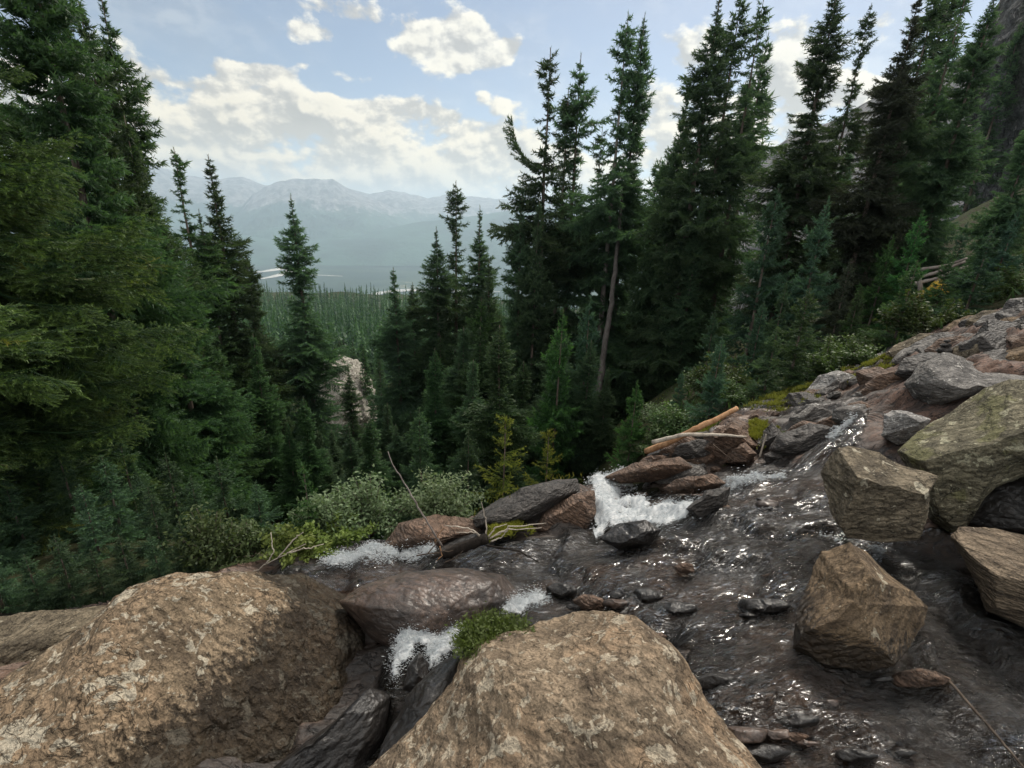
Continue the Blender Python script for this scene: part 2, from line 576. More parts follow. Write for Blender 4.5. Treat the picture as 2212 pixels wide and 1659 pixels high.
def foliage_mat(name, dark, light, yellow=None, trans=0.42, var=0.35, ysc=0.5, ythr=.58):
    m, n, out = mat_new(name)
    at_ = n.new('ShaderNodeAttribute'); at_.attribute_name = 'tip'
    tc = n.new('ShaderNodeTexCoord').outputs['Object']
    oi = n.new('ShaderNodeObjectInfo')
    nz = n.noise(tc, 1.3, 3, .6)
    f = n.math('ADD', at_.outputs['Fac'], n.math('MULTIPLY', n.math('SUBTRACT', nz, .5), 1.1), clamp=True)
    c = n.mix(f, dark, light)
    if yellow is not None:
        ym = n.step(n.noise(n.mapping(tc, (1, 1, 1.6)), ysc, 3, .5), ythr, ythr + .1)
        c = n.mix(n.math('MULTIPLY', ym, n.step(at_.outputs['Fac'], .1, .7, .25, 1)), c, yellow)
    hs = n.new('ShaderNodeHueSaturation')
    n.put(hs.inputs['Color'], c)
    n.put(hs.inputs['Hue'], n.math('MULTIPLY_ADD', oi.outputs['Random'], .05, .475))
    n.put(hs.inputs['Value'], n.math('MULTIPLY_ADD', oi.outputs['Random'], var * 2, 1 - var))
    p = principled(n, hs.outputs[0], .55, .25)
    t = n.new('ShaderNodeBsdfTranslucent')
    n.put(t.inputs[0], n.mix(1.0, hs.outputs[0], (1.2, 1.3, .7), 'MULTIPLY'))
    mx = n.new('ShaderNodeMixShader')
    mx.inputs[0].default_value = trans
    n.link(p.outputs[0], mx.inputs[1]); n.link(t.outputs[0], mx.inputs[2])
    n.link(mx.outputs[0], out.inputs[0])
    return m


def bark_mat(name, a, b, sc_=6, zst=.25):
    m, n, out = mat_new(name)
    tc = n.new('ShaderNodeTexCoord').outputs['Object']
    v = n.mapping(tc, (1, 1, zst))
    q = n.noise(v, sc_, 8, .7, .5)
    q2 = n.noise(v, sc_ * 5, 5, .7)
    c = n.mix(n.step(q, .35, .65), a, b)
    c = n.mix(n.step(q2, .3, .5, .6, 0), c, tuple(x * .35 for x in a))
    p = principled(n, c, .9, .15, n.bump(n.math('ADD', q, n.math('MULTIPLY', q2, .4)), .7, .03))
    n.link(p.outputs[0], out.inputs[0])
    return m


MT = {}
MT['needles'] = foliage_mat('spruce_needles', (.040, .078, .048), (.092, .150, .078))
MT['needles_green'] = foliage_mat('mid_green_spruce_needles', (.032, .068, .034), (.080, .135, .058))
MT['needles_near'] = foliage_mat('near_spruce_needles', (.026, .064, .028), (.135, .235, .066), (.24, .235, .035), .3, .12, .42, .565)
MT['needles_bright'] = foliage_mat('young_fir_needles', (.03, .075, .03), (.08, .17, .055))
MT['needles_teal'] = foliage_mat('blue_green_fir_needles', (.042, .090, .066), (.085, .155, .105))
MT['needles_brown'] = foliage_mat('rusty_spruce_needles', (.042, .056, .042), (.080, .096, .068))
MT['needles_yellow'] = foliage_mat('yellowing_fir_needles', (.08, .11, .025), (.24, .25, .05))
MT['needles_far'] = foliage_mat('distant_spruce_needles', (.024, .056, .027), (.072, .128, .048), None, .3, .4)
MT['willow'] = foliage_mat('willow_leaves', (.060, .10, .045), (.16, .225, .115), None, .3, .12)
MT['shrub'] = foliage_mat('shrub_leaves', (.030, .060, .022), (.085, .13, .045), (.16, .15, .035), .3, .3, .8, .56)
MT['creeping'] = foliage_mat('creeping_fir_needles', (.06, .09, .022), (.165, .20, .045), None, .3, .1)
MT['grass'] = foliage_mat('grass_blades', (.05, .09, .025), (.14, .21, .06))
MT['moss'] = foliage_mat('moss', (.10, .10, .015), (.26, .24, .04), None, .15, .1)
MT['bark'] = bark_mat('spruce_bark', (.10, .078, .062), (.19, .155, .13))
MT['bark_dull'] = bark_mat('dull_bark', (.062, .056, .052), (.118, .108, .10))
MT['bark_grey'] = bark_mat('grey_bark', (.16, .135, .12), (.30, .265, .24))
MT['dead'] = bark_mat('bleached_wood', (.34, .29, .24), (.55, .49, .41), 9)
MT['orange_wood'] = bark_mat('orange_wood', (.30, .16, .08), (.50, .30, .17), 9)
MT['black_wood'] = bark_mat('wet_black_wood', (.012, .010, .008), (.03, .024, .02), 9)
MT['brown_wood'] = bark_mat('brown_wood', (.075, .055, .043), (.15, .115, .09), 9)

MT['tan'] = rock_mat('tan_lichen_rock', (.315, .24, .165), (.11, .082, .058), (.43, .37, .28), .575, 1.7, (1.0, 1.3, 1.8), (R(20), R(-32), R(15)), None, .9, .2, None, .9, (.35, .24, .15), 0.0)
MT['tan_left'] = rock_mat('tan_brown_rock', (.285, .215, .142), (.085, .063, .044), (.45, .40, .31), .572, 1.5, (1.0, 1.6, 2.0), (R(10), R(-38), R(20)), None, .9, .2, -2.36, .9, (.31, .22, .14), 4.0)
MT['right_dry'] = rock_mat('grey_tan_rock', (.225, .185, .13), (.075, .062, .046), (.42, .38, .29), .63, 1.6, (1, 1, 2.6), (R(10), R(30), 0), None, .9, .2, None, .8, None, 9.0)
MT['right_green'] = rock_mat('grey_green_lichen_rock', (.20, .178, .122), (.075, .068, .048), (.36, .34, .24), .60, 1.6, (1, 1, 2.2), (R(10), R(30), 0), (.15, .145, .07), .9, .2, None, .8, None, 10.0)
MT['right_wet'] = rock_mat('brown_wet_rock', (.205, .145, .09), (.07, .05, .034), (.40, .35, .26), .645, 1.8, (1, 1, 2.6), (R(-15), R(40), 0), None, .85, .25, -1.84, .8, (.21, .145, .085), 13.0)
MT['layered'] = rock_mat('layered_rock', (.26, .20, .14), (.07, .052, .038), (.36, .31, .24), .67, 1.6, (.8, .8, 5.0), (R(8), R(-6), 0), None, .85, .25, -1.98, .9, None, 21.0)
MT['grey'] = rock_mat('grey_rock', (.21, .195, .18), (.055, .050, .047), (.40, .38, .35), .62, 2.0, (1, 1, 3.0), (R(12), R(25), 0), None, .8, .35, None, .8, None, 17.0)
MT['white_grey'] = rock_mat('pale_grey_rock', (.40, .38, .36), (.10, .095, .09), (.55, .53, .5), .6, 3.0, (1, 1, 3.0), (R(30), R(25), 0), None, .8, .35, None, .8, None, 23.0)
MT['dark'] = rock_mat('dark_rock', (.085, .075, .068), (.028, .025, .023), (.2, .18, .16), .70, 2.0, (1, 1, 3.0), (R(12), R(25), 0), None, .6, .4, None, .8, None, 27.0)
MT['red'] = rock_mat('red_brown_rock', (.175, .115, .082), (.060, .042, .033), (.30, .24, .19), .68, 2.0, (1, .8, 2.6), (R(12), R(-28), 0), None, .7, .35, None, .85, (.20, .125, .085), 31.0)
MT['black'] = rock_mat('wet_and_shade_black_rock', (.030, .027, .025), (.010, .009, .009), (.10, .09, .08), .74, 2.2, (1, 1, 2.0), (R(12), R(25), 0), None, .30, .5, None, .35, None, 37.0)
MT['slab'] = rock_mat('wet_slab_rock', (.085, .066, .056), (.028, .023, .021), (.17, .14, .12), .71, 1.8, (.7, 1.6, 2.0), (R(5), R(5), R(35)), None, .30, .5, None, .3, (.12, .080, .060), 41.0)
MT['scree'] = rock_mat('pale_scree', (.36, .335, .28), (.16, .145, .12), (.5, .475, .41), .55, .55, (1, 1, 1), (0, 0, 0), None, .95, .1, None, .7, None, 43.0)
MT['cliff'] = rock_mat('cliff_rock', (.17, .17, .165), (.06, .06, .06), (.26, .25, .24), .60, .10, (1, 1, .35), (R(10), R(20), 0), (.05, .06, .04), .9, .2, None, 1.0, None, 47.0)
MT['yellow_lichen'] = rock_mat('yellow_lichen_rock', (.30, .28, .24), (.12, .11, .1), (.55, .36, .03), .46, 1.2, (1, 1, 1), (0, 0, 0), None, .9, .2, None, .8, None, 51.0)


def bed_material():
    m, n, out = mat_new('stream_bed_rock')
    geo = n.new('ShaderNodeNewGeometry')
    pos = geo.outputs['Position']
    v = n.mapping(pos, (.7, 2.0, 1.2), (0, 0, R(-28)))
    a = n.noise(v, 2.2, 8, .62, .5)
    b = n.noise(v, 9, 8, .66, .3)
    c = n.noise(pos, 55, 5, .65)
    big = n.noise(pos, .9, 4, .55)
    base = n.mix(n.step(a, .36, .62), (.008, .0075, .007), (.045, .034, .028))
    base = n.mix(n.step(big, .49, .58, 0, .9), base, (.16, .105, .078))
    sp = n.new('ShaderNodeSeparateXYZ'); n.link(pos, sp.inputs[0])
    up = n.step(n.math('ADD', sp.outputs[2], n.math('MULTIPLY', a, .3)), -1.75, -1.45)
    base = n.mix(up, base, n.mix(n.step(a, .38, .6), (.045, .030, .024), (.125, .074, .054)))
    base = n.mix(n.step(b, .3, .47, .7, 0), base, (.010, .009, .009))
    pool_shade = n.math('MULTIPLY', n.step(n.math('ADD', sp.outputs[0], n.math('MULTIPLY', a, .8)), 1.75, 2.3), n.step(sp.outputs[1], 3.0, 2.5))  # shade of the boulders over the pool, painted into the bed colour
    base = n.mix(n.math('MULTIPLY', pool_shade, .85), base, (.014, .011, .008))
    f = n.noise(v, 3.0, 5, .5, 1.0)
    fm = n.step(n.math('ABSOLUTE', n.math('SUBTRACT', f, .5)), .004, .02, 1, 0)
    base = n.mix(n.math('MULTIPLY', fm, .75), base, (.008, .007, .007))
    gr = n.new('ShaderNodeHueSaturation')
    n.put(gr.inputs['Color'], base); n.put(gr.inputs['Value'], n.step(c, .3, .72, .6, 1.35))
    h = n.math('ADD', n.math('MULTIPLY', a, .8), n.math('ADD', n.math('MULTIPLY', b, .5), n.math('MULTIPLY', c, .14)))
    h = n.math('SUBTRACT', h, n.math('MULTIPLY', fm, .25))
    p = principled(n, gr.outputs[0], n.math('MULTIPLY_ADD', up, .45, n.step(b, .3, .7, .22, .5)), .4, n.bump(h, .6, .07))
    n.link(p.outputs[0], out.inputs[0])
    return m


def soil_material():
    m, n, out = mat_new('forest_floor')
    pos = n.new('ShaderNodeNewGeometry').outputs['Position']
    a = n.noise(pos, .5, 8, .65); b = n.noise(pos, 5, 7, .7)
    c = n.mix(n.step(a, .4, .62), (.030, .030, .016), (.038, .055, .018))
    c = n.mix(n.step(b, .5, .68), c, (.060, .052, .032))
    p = principled(n, c, .95, .1, n.bump(n.math('ADD', a, b), .8, .15))
    n.link(p.outputs[0], out.inputs[0])
    return m


def water_material():
    m, n, out = mat_new('running_water')
    pos = n.new('ShaderNodeNewGeometry').outputs['Position']
    v = n.mapping(pos, (1.0, 2.2, 1), (0, 0, R(-25)))
    a = n.noise(v, 5.5, 4, .6, 1.6)
    b = n.noise(v, 13, 5, .55, 1.4)
    c = n.noise(pos, 42, 3, .6, .5)
    h = n.math('ADD', n.math('MULTIPLY', a, 1.2), n.math('ADD', n.math('MULTIPLY', b, .55), n.math('MULTIPLY', c, .12)))
    nb = n.bump(h, .9, .075)
    fr = n.new('ShaderNodeFresnel'); fr.inputs[0].default_value = 1.50
    n.link(nb, fr.inputs['Normal'])
    gl = n.new('ShaderNodeBsdfGlossy'); n.put(gl.inputs['Roughness'], n.step(n.noise(pos, 3.0, 4, .6), .35, .65, .08, .28))
    n.link(nb, gl.inputs['Normal'])
    tr = n.new('ShaderNodeBsdfTransparent'); tr.inputs[0].default_value = (.74, .69, .63, 1)
    mx = n.new('ShaderNodeMixShader')
    n.put(mx.inputs[0], n.math('MULTIPLY', fr.outputs[0], 1.25, clamp=True))
    n.link(tr.outputs[0], mx.inputs[1]); n.link(gl.outputs[0], mx.inputs[2])
    n.link(mx.outputs[0], out.inputs[0])
    return m


def foam_material():
    m, n, out = mat_new('white_water')
    pos = n.new('ShaderNodeNewGeometry').outputs['Position']
    v = n.mapping(pos, (1, 1, .4), (0, 0, R(-25)))
    v2 = n.mapping(v, (.6, 2.0, 1))
    a = n.noise(v2, 16, 5, .6, 1.2)
    c = n.mix(n.step(a, .35, .6), (.50, .55, .58), (.86, .88, .89))
    p = principled(n, c, .4, .4, n.bump(a, .5, .02))
    t = n.new('ShaderNodeBsdfTranslucent'); t.inputs[0].default_value = (.85, .88, .9, 1)
    mx = n.new('ShaderNodeMixShader'); mx.inputs[0].default_value = .4
    n.link(p.outputs[0], mx.inputs[1]); n.link(t.outputs[0], mx.inputs[2])
    at_ = n.new('ShaderNodeAttribute'); at_.attribute_name = 'tip'
    hol = n.step(n.math('ADD', n.math('MULTIPLY', at_.outputs['Fac'], .62), n.math('MULTIPLY', n.noise(v2, 24, 6, .68, 1.4), 1.0)), .72, 1.08)
    tr = n.new('ShaderNodeBsdfTransparent')
    m2 = n.new('ShaderNodeMixShader'); n.put(m2.inputs[0], n.math('MAXIMUM', n.math('MULTIPLY', hol, .95), n.step(at_.outputs['Fac'], 1.2, 1.4, 0, .9)))
    n.link(tr.outputs[0], m2.inputs[1]); n.link(mx.outputs[0], m2.inputs[2])
    n.link(m2.outputs[0], out.inputs[0])
    return m


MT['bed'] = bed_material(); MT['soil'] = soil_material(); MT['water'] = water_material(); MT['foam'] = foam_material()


# ------------------------------------------------------------------ ground meshes
def grid_mesh(name, S, LY, zoff, mat, keep=None, noise=None):
    s, l = np.meshgrid(S, LY)
    y = np.exp(l); x = s * y
    z = y * gfun(s, l) + zoff
    if noise is not None: z = z + noise(x, y)
    V = np.stack([x, y, z], -1).reshape(-1, 3)
    nx, ny = len(S), len(LY)
    i = np.arange(ny - 1)[:, None] * nx + np.arange(nx - 1)[None]
    Q = np.stack([i, i + 1, i + nx + 1, i + nx], -1).reshape(-1, 4)
    if keep is not None:
        c = V[Q].mean(1)
        Q = Q[keep(c)]
        used = np.unique(Q); mp = np.full(len(V), -1); mp[used] = np.arange(len(used))
        V = V[used]; Q = mp[Q]
    return mesh_obj(name, V, Q, mat)


def soil_noise(x, y):
    P = np.stack([x.ravel(), y.ravel(), np.zeros(x.size)], 1)
    a = np.clip((y - 5) / 25, 0, 1)
    n = (0.25 * fbm(P * .9, 4) + 1.2 * fbm(P * .12 + 9, 3) + np.clip((P[:, 1] - 60) / 60, 0, 1) * 7 * fbm(P * .018 + 4, 3)).reshape(x.shape)
    m = np.clip((y - 3.8) / 1.5, 0, 1)
    return n * (0.25 + .75 * a) * m - 0.16 * (1 - np.clip((y - 6.5) / 2.5, 0, 1))


tag(grid_mesh('hillside', np.linspace(-2.2, 2.2, 300), np.linspace(math.log(.8), math.log(640), 380), 0, MT['soil'], None, soil_noise), 'steep dark forest floor falling away into the valley', None, None, 'structure')
LIP = [(-900, 1900), (-900, 1338), (100, 1322), (300, 1288), (500, 1222), (700, 1180), (830, 1140), (850, 1118), (960, 1090), (1060, 1058), (1140, 1040), (1255, 1020), (1330, 995), (1400, 965), (1500, 925),
       (1600, 875), (1750, 825), (1900, 758), (2050, 700), (2250, 640), (2700, 560), (2900, 1900), (2900, 3200), (-900, 3200)]
bed_keep = lambda c: inpoly(*pix(c), LIP)
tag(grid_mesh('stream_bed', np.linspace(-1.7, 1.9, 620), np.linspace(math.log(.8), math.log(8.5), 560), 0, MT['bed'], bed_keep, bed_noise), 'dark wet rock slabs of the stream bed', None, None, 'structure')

def water_noise(x, y):
    P = np.stack([x.ravel(), y.ravel(), np.zeros(x.size)], 1)
    Q = flow_coords(x, y)
    warp = np.stack([fbm(P * 3 + 7, 2), fbm(P * 3 + 21, 2), 0 * x.ravel()], 1)
    rip = 0.050 * (fbm(Q * 4.6 + warp * 1.6, 3, .5, ridged=True) - .35) + .016 * fbm(Q * 13 + warp * 2.5, 3, .55)
    pool = np.clip((x.ravel() - 1.55) / .5, 0, 1) * np.clip((2.9 - y.ravel()) / .5, 0, 1)
    rip = rip * (1 - .72 * pool)
    m = stream_mask(x, y)
    return bed_low(x, y) + rip.reshape(x.shape) + .024 - .11 * np.clip(.35 - m, 0, 1)


tag(grid_mesh('stream_water', np.linspace(-1.0, 1.8, 560), np.linspace(math.log(.9), math.log(6.5), 620), 0.0, MT['water'], lambda c: inpoly(*pix(c), WATER), water_noise),
    'thin clear stream water rippling over the slabs', None, None, 'structure')


# ------------------------------------------------------------------ white water
def foam(name, label, poly, h, thr, seed, n=(170, 150), lift=0.03):
    p = np.asarray(poly, float)
    H = np.array([hit(u, v) for u, v in p])
    x0, x1, y0, y1 = H[:, 0].min(), H[:, 0].max(), H[:, 1].min(), H[:, 1].max()
    X, Y = np.meshgrid(np.linspace(x0, x1, n[0]), np.linspace(y0, y1, n[1]))
    Z = ground(X, Y)
    P = np.stack([X.ravel(), Y.ravel(), Z.ravel()], 1)
    u, v = pix(P)
    # soft distance to the outline
    d = np.full(len(P), 1e9)
    q = np.roll(p, 1, 0)
    for a, b in zip(p, q):
        ab = b - a; t = np.clip(((u - a[0]) * ab[0] + (v - a[1]) * ab[1]) / (ab @ ab), 0, 1)
        d = np.minimum(d, np.hypot(u - a[0] - t * ab[0], v - a[1] - t * ab[1]))
    d = np.where(inpoly(u, v, p), d, -d)
    nz = fbm(P * np.array([1, 1, .4]) * 6 + seed, 5, .55)
    k = np.clip(d / 22, -1, 1) * .5 + nz * .5
    sq = P * np.array([1, 1, .3])
    up = h * (np.clip(k - thr, 0, 1.2) ** .6) * (.55 + .55 * fbm(sq * 9 + seed, 3, .5, ridged=True)) + .006 * fbm(sq * 30 + seed, 3, .6)
    P[:, 2] += lift + up + bed_low(P[:, 0], P[:, 1]) - .015
    nx, ny = n
    i = np.arange(ny - 1)[:, None] * nx + np.arange(nx - 1)[None]
    Q = np.stack([i, i + 1, i + nx + 1, i + nx], -1).reshape(-1, 4)
    Q = Q[k[Q].mean(1) > thr]
    F = np.concatenate([Q[:, [0, 1, 2]], Q[:, [0, 2, 3]]])
    # froth: bubbles and short strands carried along the current, denser where the water is whitest
    rs = np.random.RandomState(int(seed))
    A = Acc(); A.add(P, F, np.clip((k - thr) * 3.5, 0, 1))
    area = (x1 - x0) * (y1 - y0) * float((k > thr).mean())
    nb_ = int(min(16000, 700 + area * 34000))
    wgt = np.clip(k - thr + .16, 0, .7) * (.25 + np.clip(fbm(P * np.array([1, 1, .4]) * 17 + seed, 3, .6) + .45, 0, 1.2)); wgt /= wgt.sum()
    idx = rs.choice(len(P), nb_, p=wgt)
    o = P[idx] + rs.normal(0, .012, (nb_, 3)); o[:, 2] += np.abs(rs.normal(0, .018, nb_)) * (rs.rand(nb_) < .5) + np.abs(rs.normal(0, .05, nb_)) * (rs.rand(nb_) < .05)
    oct_v = np.array([[1, 0, 0], [-1, 0, 0], [0, 1, 0], [0, -1, 0], [0, 0, 1], [0, 0, -1]], float)
    oct_f = np.array([[0, 2, 4], [2, 1, 4], [1, 3, 4], [3, 0, 4], [2, 0, 5], [1, 2, 5], [3, 1, 5], [0, 3, 5]])
    fl = np.array([-.82, .30, -.35]) + rs.normal(0, .25, (nb_, 3)); fl /= np.linalg.norm(fl, axis=1)[:, None]
    sdv = np.cross(fl, [0, 0, 1.0]); sdv /= np.linalg.norm(sdv, axis=1)[:, None]; upv = np.cross(sdv, fl)
    rr = np.exp(rs.uniform(math.log(.0012), math.log(.0042), nb_)) * np.clip(o[:, 1] / 3.6, .4, 1.2); el_ = rs.uniform(1.2, 5.5, nb_)
    W = o[:, None] + rr[:, None, None] * (oct_v[None, :, 0:1] * (fl * el_[:, None])[:, None] + oct_v[None, :, 1:2] * sdv[:, None] + oct_v[None, :, 2:3] * upv[:, None])
    A.add(W.reshape(-1, 3), (oct_f[None] + np.arange(nb_)[:, None, None] * 6).reshape(-1, 3), 1.6)
    V, F, T = A.get()
    used = np.unique(F); mp = np.full(len(V), -1); mp[used] = np.arange(len(used))
    return tag(mesh_obj(name, V[used], mp[F], MT['foam'], None, True, T[used]), label, None, None, 'structure')


foam('white_water', 'frothing white cascade dropping between brown slabs', [(1272, 1040), (1310, 1030), (1362, 1032), (1385, 1052), (1345, 1066), (1345, 1092), (1380, 1085), (1412, 1100), (1440, 1085), (1470, 1100), (1500, 1090), (1520, 1075), (1500, 1115),
     (1450, 1152), (1420, 1150), (1380, 1135), (1320, 1148), (1285, 1160), (1272, 1110)], .14, -.06, 3, (220, 200), .07)
foam('white_water', 'white spray along the lip of the stream beside the bushes', [(690, 1215), (740, 1200), (820, 1196), (930, 1186), (940, 1200), (860, 1212), (780, 1226), (715, 1232)], .09, .04, 11, (170, 150), .06)
foam('white_water', 'small white falls squeezed between the two tan boulders', [(845, 1410), (880, 1372), (915, 1365), (945, 1380), (1000, 1345), (1020, 1360), (985, 1410), (945, 1460), (925, 1480), (905, 1430), (870, 1470), (850, 1520), (840, 1470)], .10, .0, 19, (170, 150), .10)
foam('white_water', 'bubbling white patch above the grass tuft', [(1060, 1320), (1110, 1290), (1170, 1278), (1190, 1300), (1130, 1335), (1080, 1345)], .05, .10, 27, (170, 150), .06)
foam('white_water', 'thin white line of water pouring over the dark dome', [(1570, 1050), (1620, 1030), (1680, 1016), (1690, 1024), (1640, 1040), (1580, 1060)], .04, .12, 33)
foam('white_water', 'white chute of water far behind the square boulder', [(1790, 945), (1830, 905), (1850, 900), (1830, 935), (1795, 965)], .04, .16, 39)
foam('white_water', 'white ripple trail beside the pointed rock', [(1735, 1150), (1830, 1150), (1900, 1185), (1915, 1215), (1870, 1180), (1800, 1160)], .02, .30, 45)


# ------------------------------------------------------------------ boulders
def boulder(name, label, poly, y, T, mat, sub=5, planes=7, amp=.05, freq=1.5, seed=0, strat=0.0, cat='rock', group=None, flat=.8, shrink=.97, extra=()):
    rs = np.random.RandomState(seed + 100)
    p = np.asarray(poly, float)
    uc, vc = (p[:, 0].min() + p[:, 0].max()) / 2, (p[:, 1].min() + p[:, 1].max()) / 2
    C = at(uc, vc, y)
    c = -C / np.linalg.norm(C)
    a = np.cross(np.array([0, 0, 1.0]), c); a /= np.linalg.norm(a)
    b = np.cross(c, a)
    d = ray(p[:, 0], p[:, 1])
    t = (C @ c) / (d @ c)
    Q = d * t[:, None] - C
    pa, pb = Q @ a, Q @ b
    # rim radius by angle
    A, B = [], []
    for i in range(len(pa)):
        j = (i + 1) % len(pa)
        tt = np.linspace(0, 1, 60, endpoint=False)
        A.append(pa[i] + (pa[j] - pa[i]) * tt); B.append(pb[i] + (pb[j] - pb[i]) * tt)
    A = np.concatenate(A); B = np.concatenate(B)
    th = np.arctan2(B, A); r = np.hypot(A, B)
    o = np.argsort(th); th, r = th[o], r[o]
    th = np.concatenate([th - 2 * np.pi, th, th + 2 * np.pi]); r = np.tile(r, 3)
    V, F = ico(sub)
    V = V.copy()
    ns = []
    for i in range(planes):
        n = rs.normal(size=3); n[2] = abs(n[2]) * 1.2 + .45 if i % 3 else n[2]
        n /= np.linalg.norm(n)
        ns.append((n, rs.uniform(flat - .1, flat + .1)))
    for (na, nb_, nc, dd) in extra:
        n = np.array([na, nb_, nc], float); n /= np.linalg.norm(n); ns.append((n, dd))
    for n, dd in ns:
        e = np.maximum(V @ n - dd, 0)
        V = V - e[:, None] * n
    ang = np.arctan2(V[:, 1], V[:, 0])
    rr = np.interp(ang, th, r) * shrink
    W = (V[:, 0] * rr)[:, None] * a + (V[:, 1] * rr)[:, None] * b + (V[:, 2] * T)[:, None] * c
    nd = W / (np.linalg.norm(W, axis=1)[:, None] + 1e-9)
    size = r.mean()
    P = W / size * freq + seed * 3.7
    disp = amp * size * (fbm(P, 5, .55) + .55 * fbm(P * 2.3 + 4, 4, .55, ridged=True))
    if sub >= 7: disp = disp + .012 * size * fbm(P * 6 + 9, 4, .6, ridged=True)
    if strat:
        dirn = np.array([.25, .35, .9]); dirn /= np.linalg.norm(dirn)
        q = W @ dirn / size * 9 + 1.3 * fbm(P * .9, 3)
        disp = disp + strat * size * (np.abs(q - np.floor(q) - .5) - .25)
    W = W + disp[:, None] * nd
    ob = mesh_obj(name, W, F, mat, None, True, None, C)
    return tag(ob, label, cat, group)


boulder('boulder', 'huge tan lichen spotted boulder filling the lower left corner', [(-260, 1700), (-120, 1580), (0, 1490), (130, 1395), (250, 1300), (330, 1265), (420, 1246), (500, 1238), (580, 1250), (650, 1238), (720, 1265), (790, 1312), (822, 1350), (818, 1410),
        (838, 1460), (825, 1530), (785, 1610), (740, 1690), (700, 1780), (500, 1950), (0, 2100), (-300, 2000)], 1.75, .62, MT['tan_left'], 8, 2, .05, 2.2, 1, .014, 'boulder', None, .95, 1.0, ((-.3, .75, .6, .92),))
boulder('boulder', 'rounded tan boulder with a low left shoulder at the bottom centre', [(1000, 1430), (1035, 1395), (1110, 1362), (1180, 1346), (1240, 1330), (1320, 1328), (1380, 1350), (1440, 1390), (1480, 1440), (1520, 1510), (1560, 1560), (1610, 1620), (1660, 1690), (1720, 1850), (1300, 2000),
        (800, 1850), (775, 1680), (870, 1600), (930, 1540), (975, 1480)], 1.42, .50, MT['tan'], 8, 3, .05, 2.0, 2, .010, 'boulder', None, .92, .98, ((-.2, .8, .55, .86),))
boulder('boulder', 'flat pale slab lying behind the lower left boulder', [(-300, 1350), (0, 1328), (130, 1318), (260, 1303), (320, 1285), (345, 1330), (250, 1420), (0, 1560), (-300, 1560)], 2.7, .5, MT['right_dry'], 7, 5, .04, 2.2, 3, .02, 'boulder', None, .85)
boulder('boulder', 'pointed brown rock standing alone in the stream pool', [(1712, 1400), (1722, 1300), (1735, 1205), (1755, 1166), (1830, 1157), (1872, 1172), (1915, 1212), (1962, 1262), (2012, 1312), (2004, 1352), (1965, 1400), (1930, 1440), (1880, 1450), (1780, 1440)], 1.95, .30, MT['right_wet'], 7, 0, .03, 2.2, 4, .014,
        'boulder', None, .8, .98, ((-.75, .35, .55, .42), (.55, .2, .75, .42), (.1, .95, .4, .62), (.2, -.5, .8, .7)))
boulder('boulder', 'square topped grey tan boulder at the pool edge beside the pointed rock', [(1772, 1060), (1758, 1015), (1788, 980), (1830, 958), (1900, 963), (1960, 1000), (2030, 1028), (2008, 1060), (2002, 1120), (1985, 1165), (1900, 1170), (1830, 1160), (1795, 1110)], 2.75, .34, MT['right_dry'], 7, 0, .03, 2.0, 5, .012,
        'boulder', None, .8, .99, ((0, .85, .53, .50), (.18, -.35, .9, .52), (-.85, -.1, .5, .60)))
boulder('boulder', 'massive grey green boulder leaning in at the right edge', [(1938, 975), (1985, 930), (2060, 858), (2120, 820), (2180, 803), (2300, 830), (2420, 950), (2420, 1040), (2300, 1035), (2212, 1025), (2150, 1052), (2112, 1090), (2088, 1140), (2050, 1150), (2010, 1120), (1990, 1060), (1960, 1015)], 3.0, .60, MT['right_green'], 7, 2, .03, 2.0, 6, .012,
        'boulder', None, .85, .99, ((-.55, .6, .55, .52), (.2, -.2, .95, .62)))
boulder('boulder', 'layered brown rock cut off by the right edge below the dark hollow', [(2052, 1160), (2075, 1140), (2150, 1138), (2212, 1146), (2400, 1160), (2450, 1300), (2400, 1400), (2250, 1370), (2130, 1320), (2108, 1250), (2078, 1200)], 2.15, .40, MT['layered'], 7, 3, .04, 2.0, 7, .03, 'boulder', None, .8, .99, ((-.1, .75, .6, .5),))
boulder('boulder', 'rock wall coloured black for the shade in the hollow at the right edge', [(2070, 1010), (2300, 990), (2500, 1010), (2500, 1180), (2200, 1190), (2060, 1175), (2000, 1140)], 2.85, .22, MT['black'], 5, 6, .06, 1.5, 8)  # black colour stands in for the shade inside the hollow
boulder('boulder', 'dark flat topped rock above the big right boulder', [(1952, 830), (1985, 790), (2040, 758), (2110, 766), (2212, 798), (2270, 830), (2150, 850), (2060, 875), (2005, 895), (1968, 860)], 4.3, .6, MT['grey'], 6, 3, .05, 1.8, 9, .02, 'boulder', None, .8, .99, ((.1, .85, .5, .35),))
boulder('rock', 'pale split rock with a white face above the square boulder', [(1886, 905), (1898, 884), (1960, 888), (2012, 905), (1990, 945), (1940, 962), (1900, 942)], 3.9, .26, MT['white_grey'], 6, 5, .05, 2, 10, .02, 'rock', None, .65)
boulder('boulder', 'grey lichen crusted boulder sitting in moss below the shrubs', [(1738, 845), (1768, 812), (1810, 799), (1852, 812), (1842, 842), (1795, 866), (1745, 872)], 6.6, .4, MT['white_grey'], 6, 5, .06, 2, 11, .02, 'boulder', None, .75)
boulder('boulder', 'grey boulder cut off by the right edge below the shrubs', [(2085, 745), (2125, 705), (2212, 665), (2330, 670), (2330, 790), (2212, 800), (2140, 780)], 5.6, .6, MT['grey'], 6, 5, .06, 1.8, 12, .02, 'boulder', None, .75)
boulder('rock', 'low grey rock under the cairn', [(2040, 762), (2075, 738), (2110, 728), (2150, 760), (2110, 775)], 5.2, .3, MT['grey'], 5, 5, .06, 2, 13, .02, 'rock', None, .75)
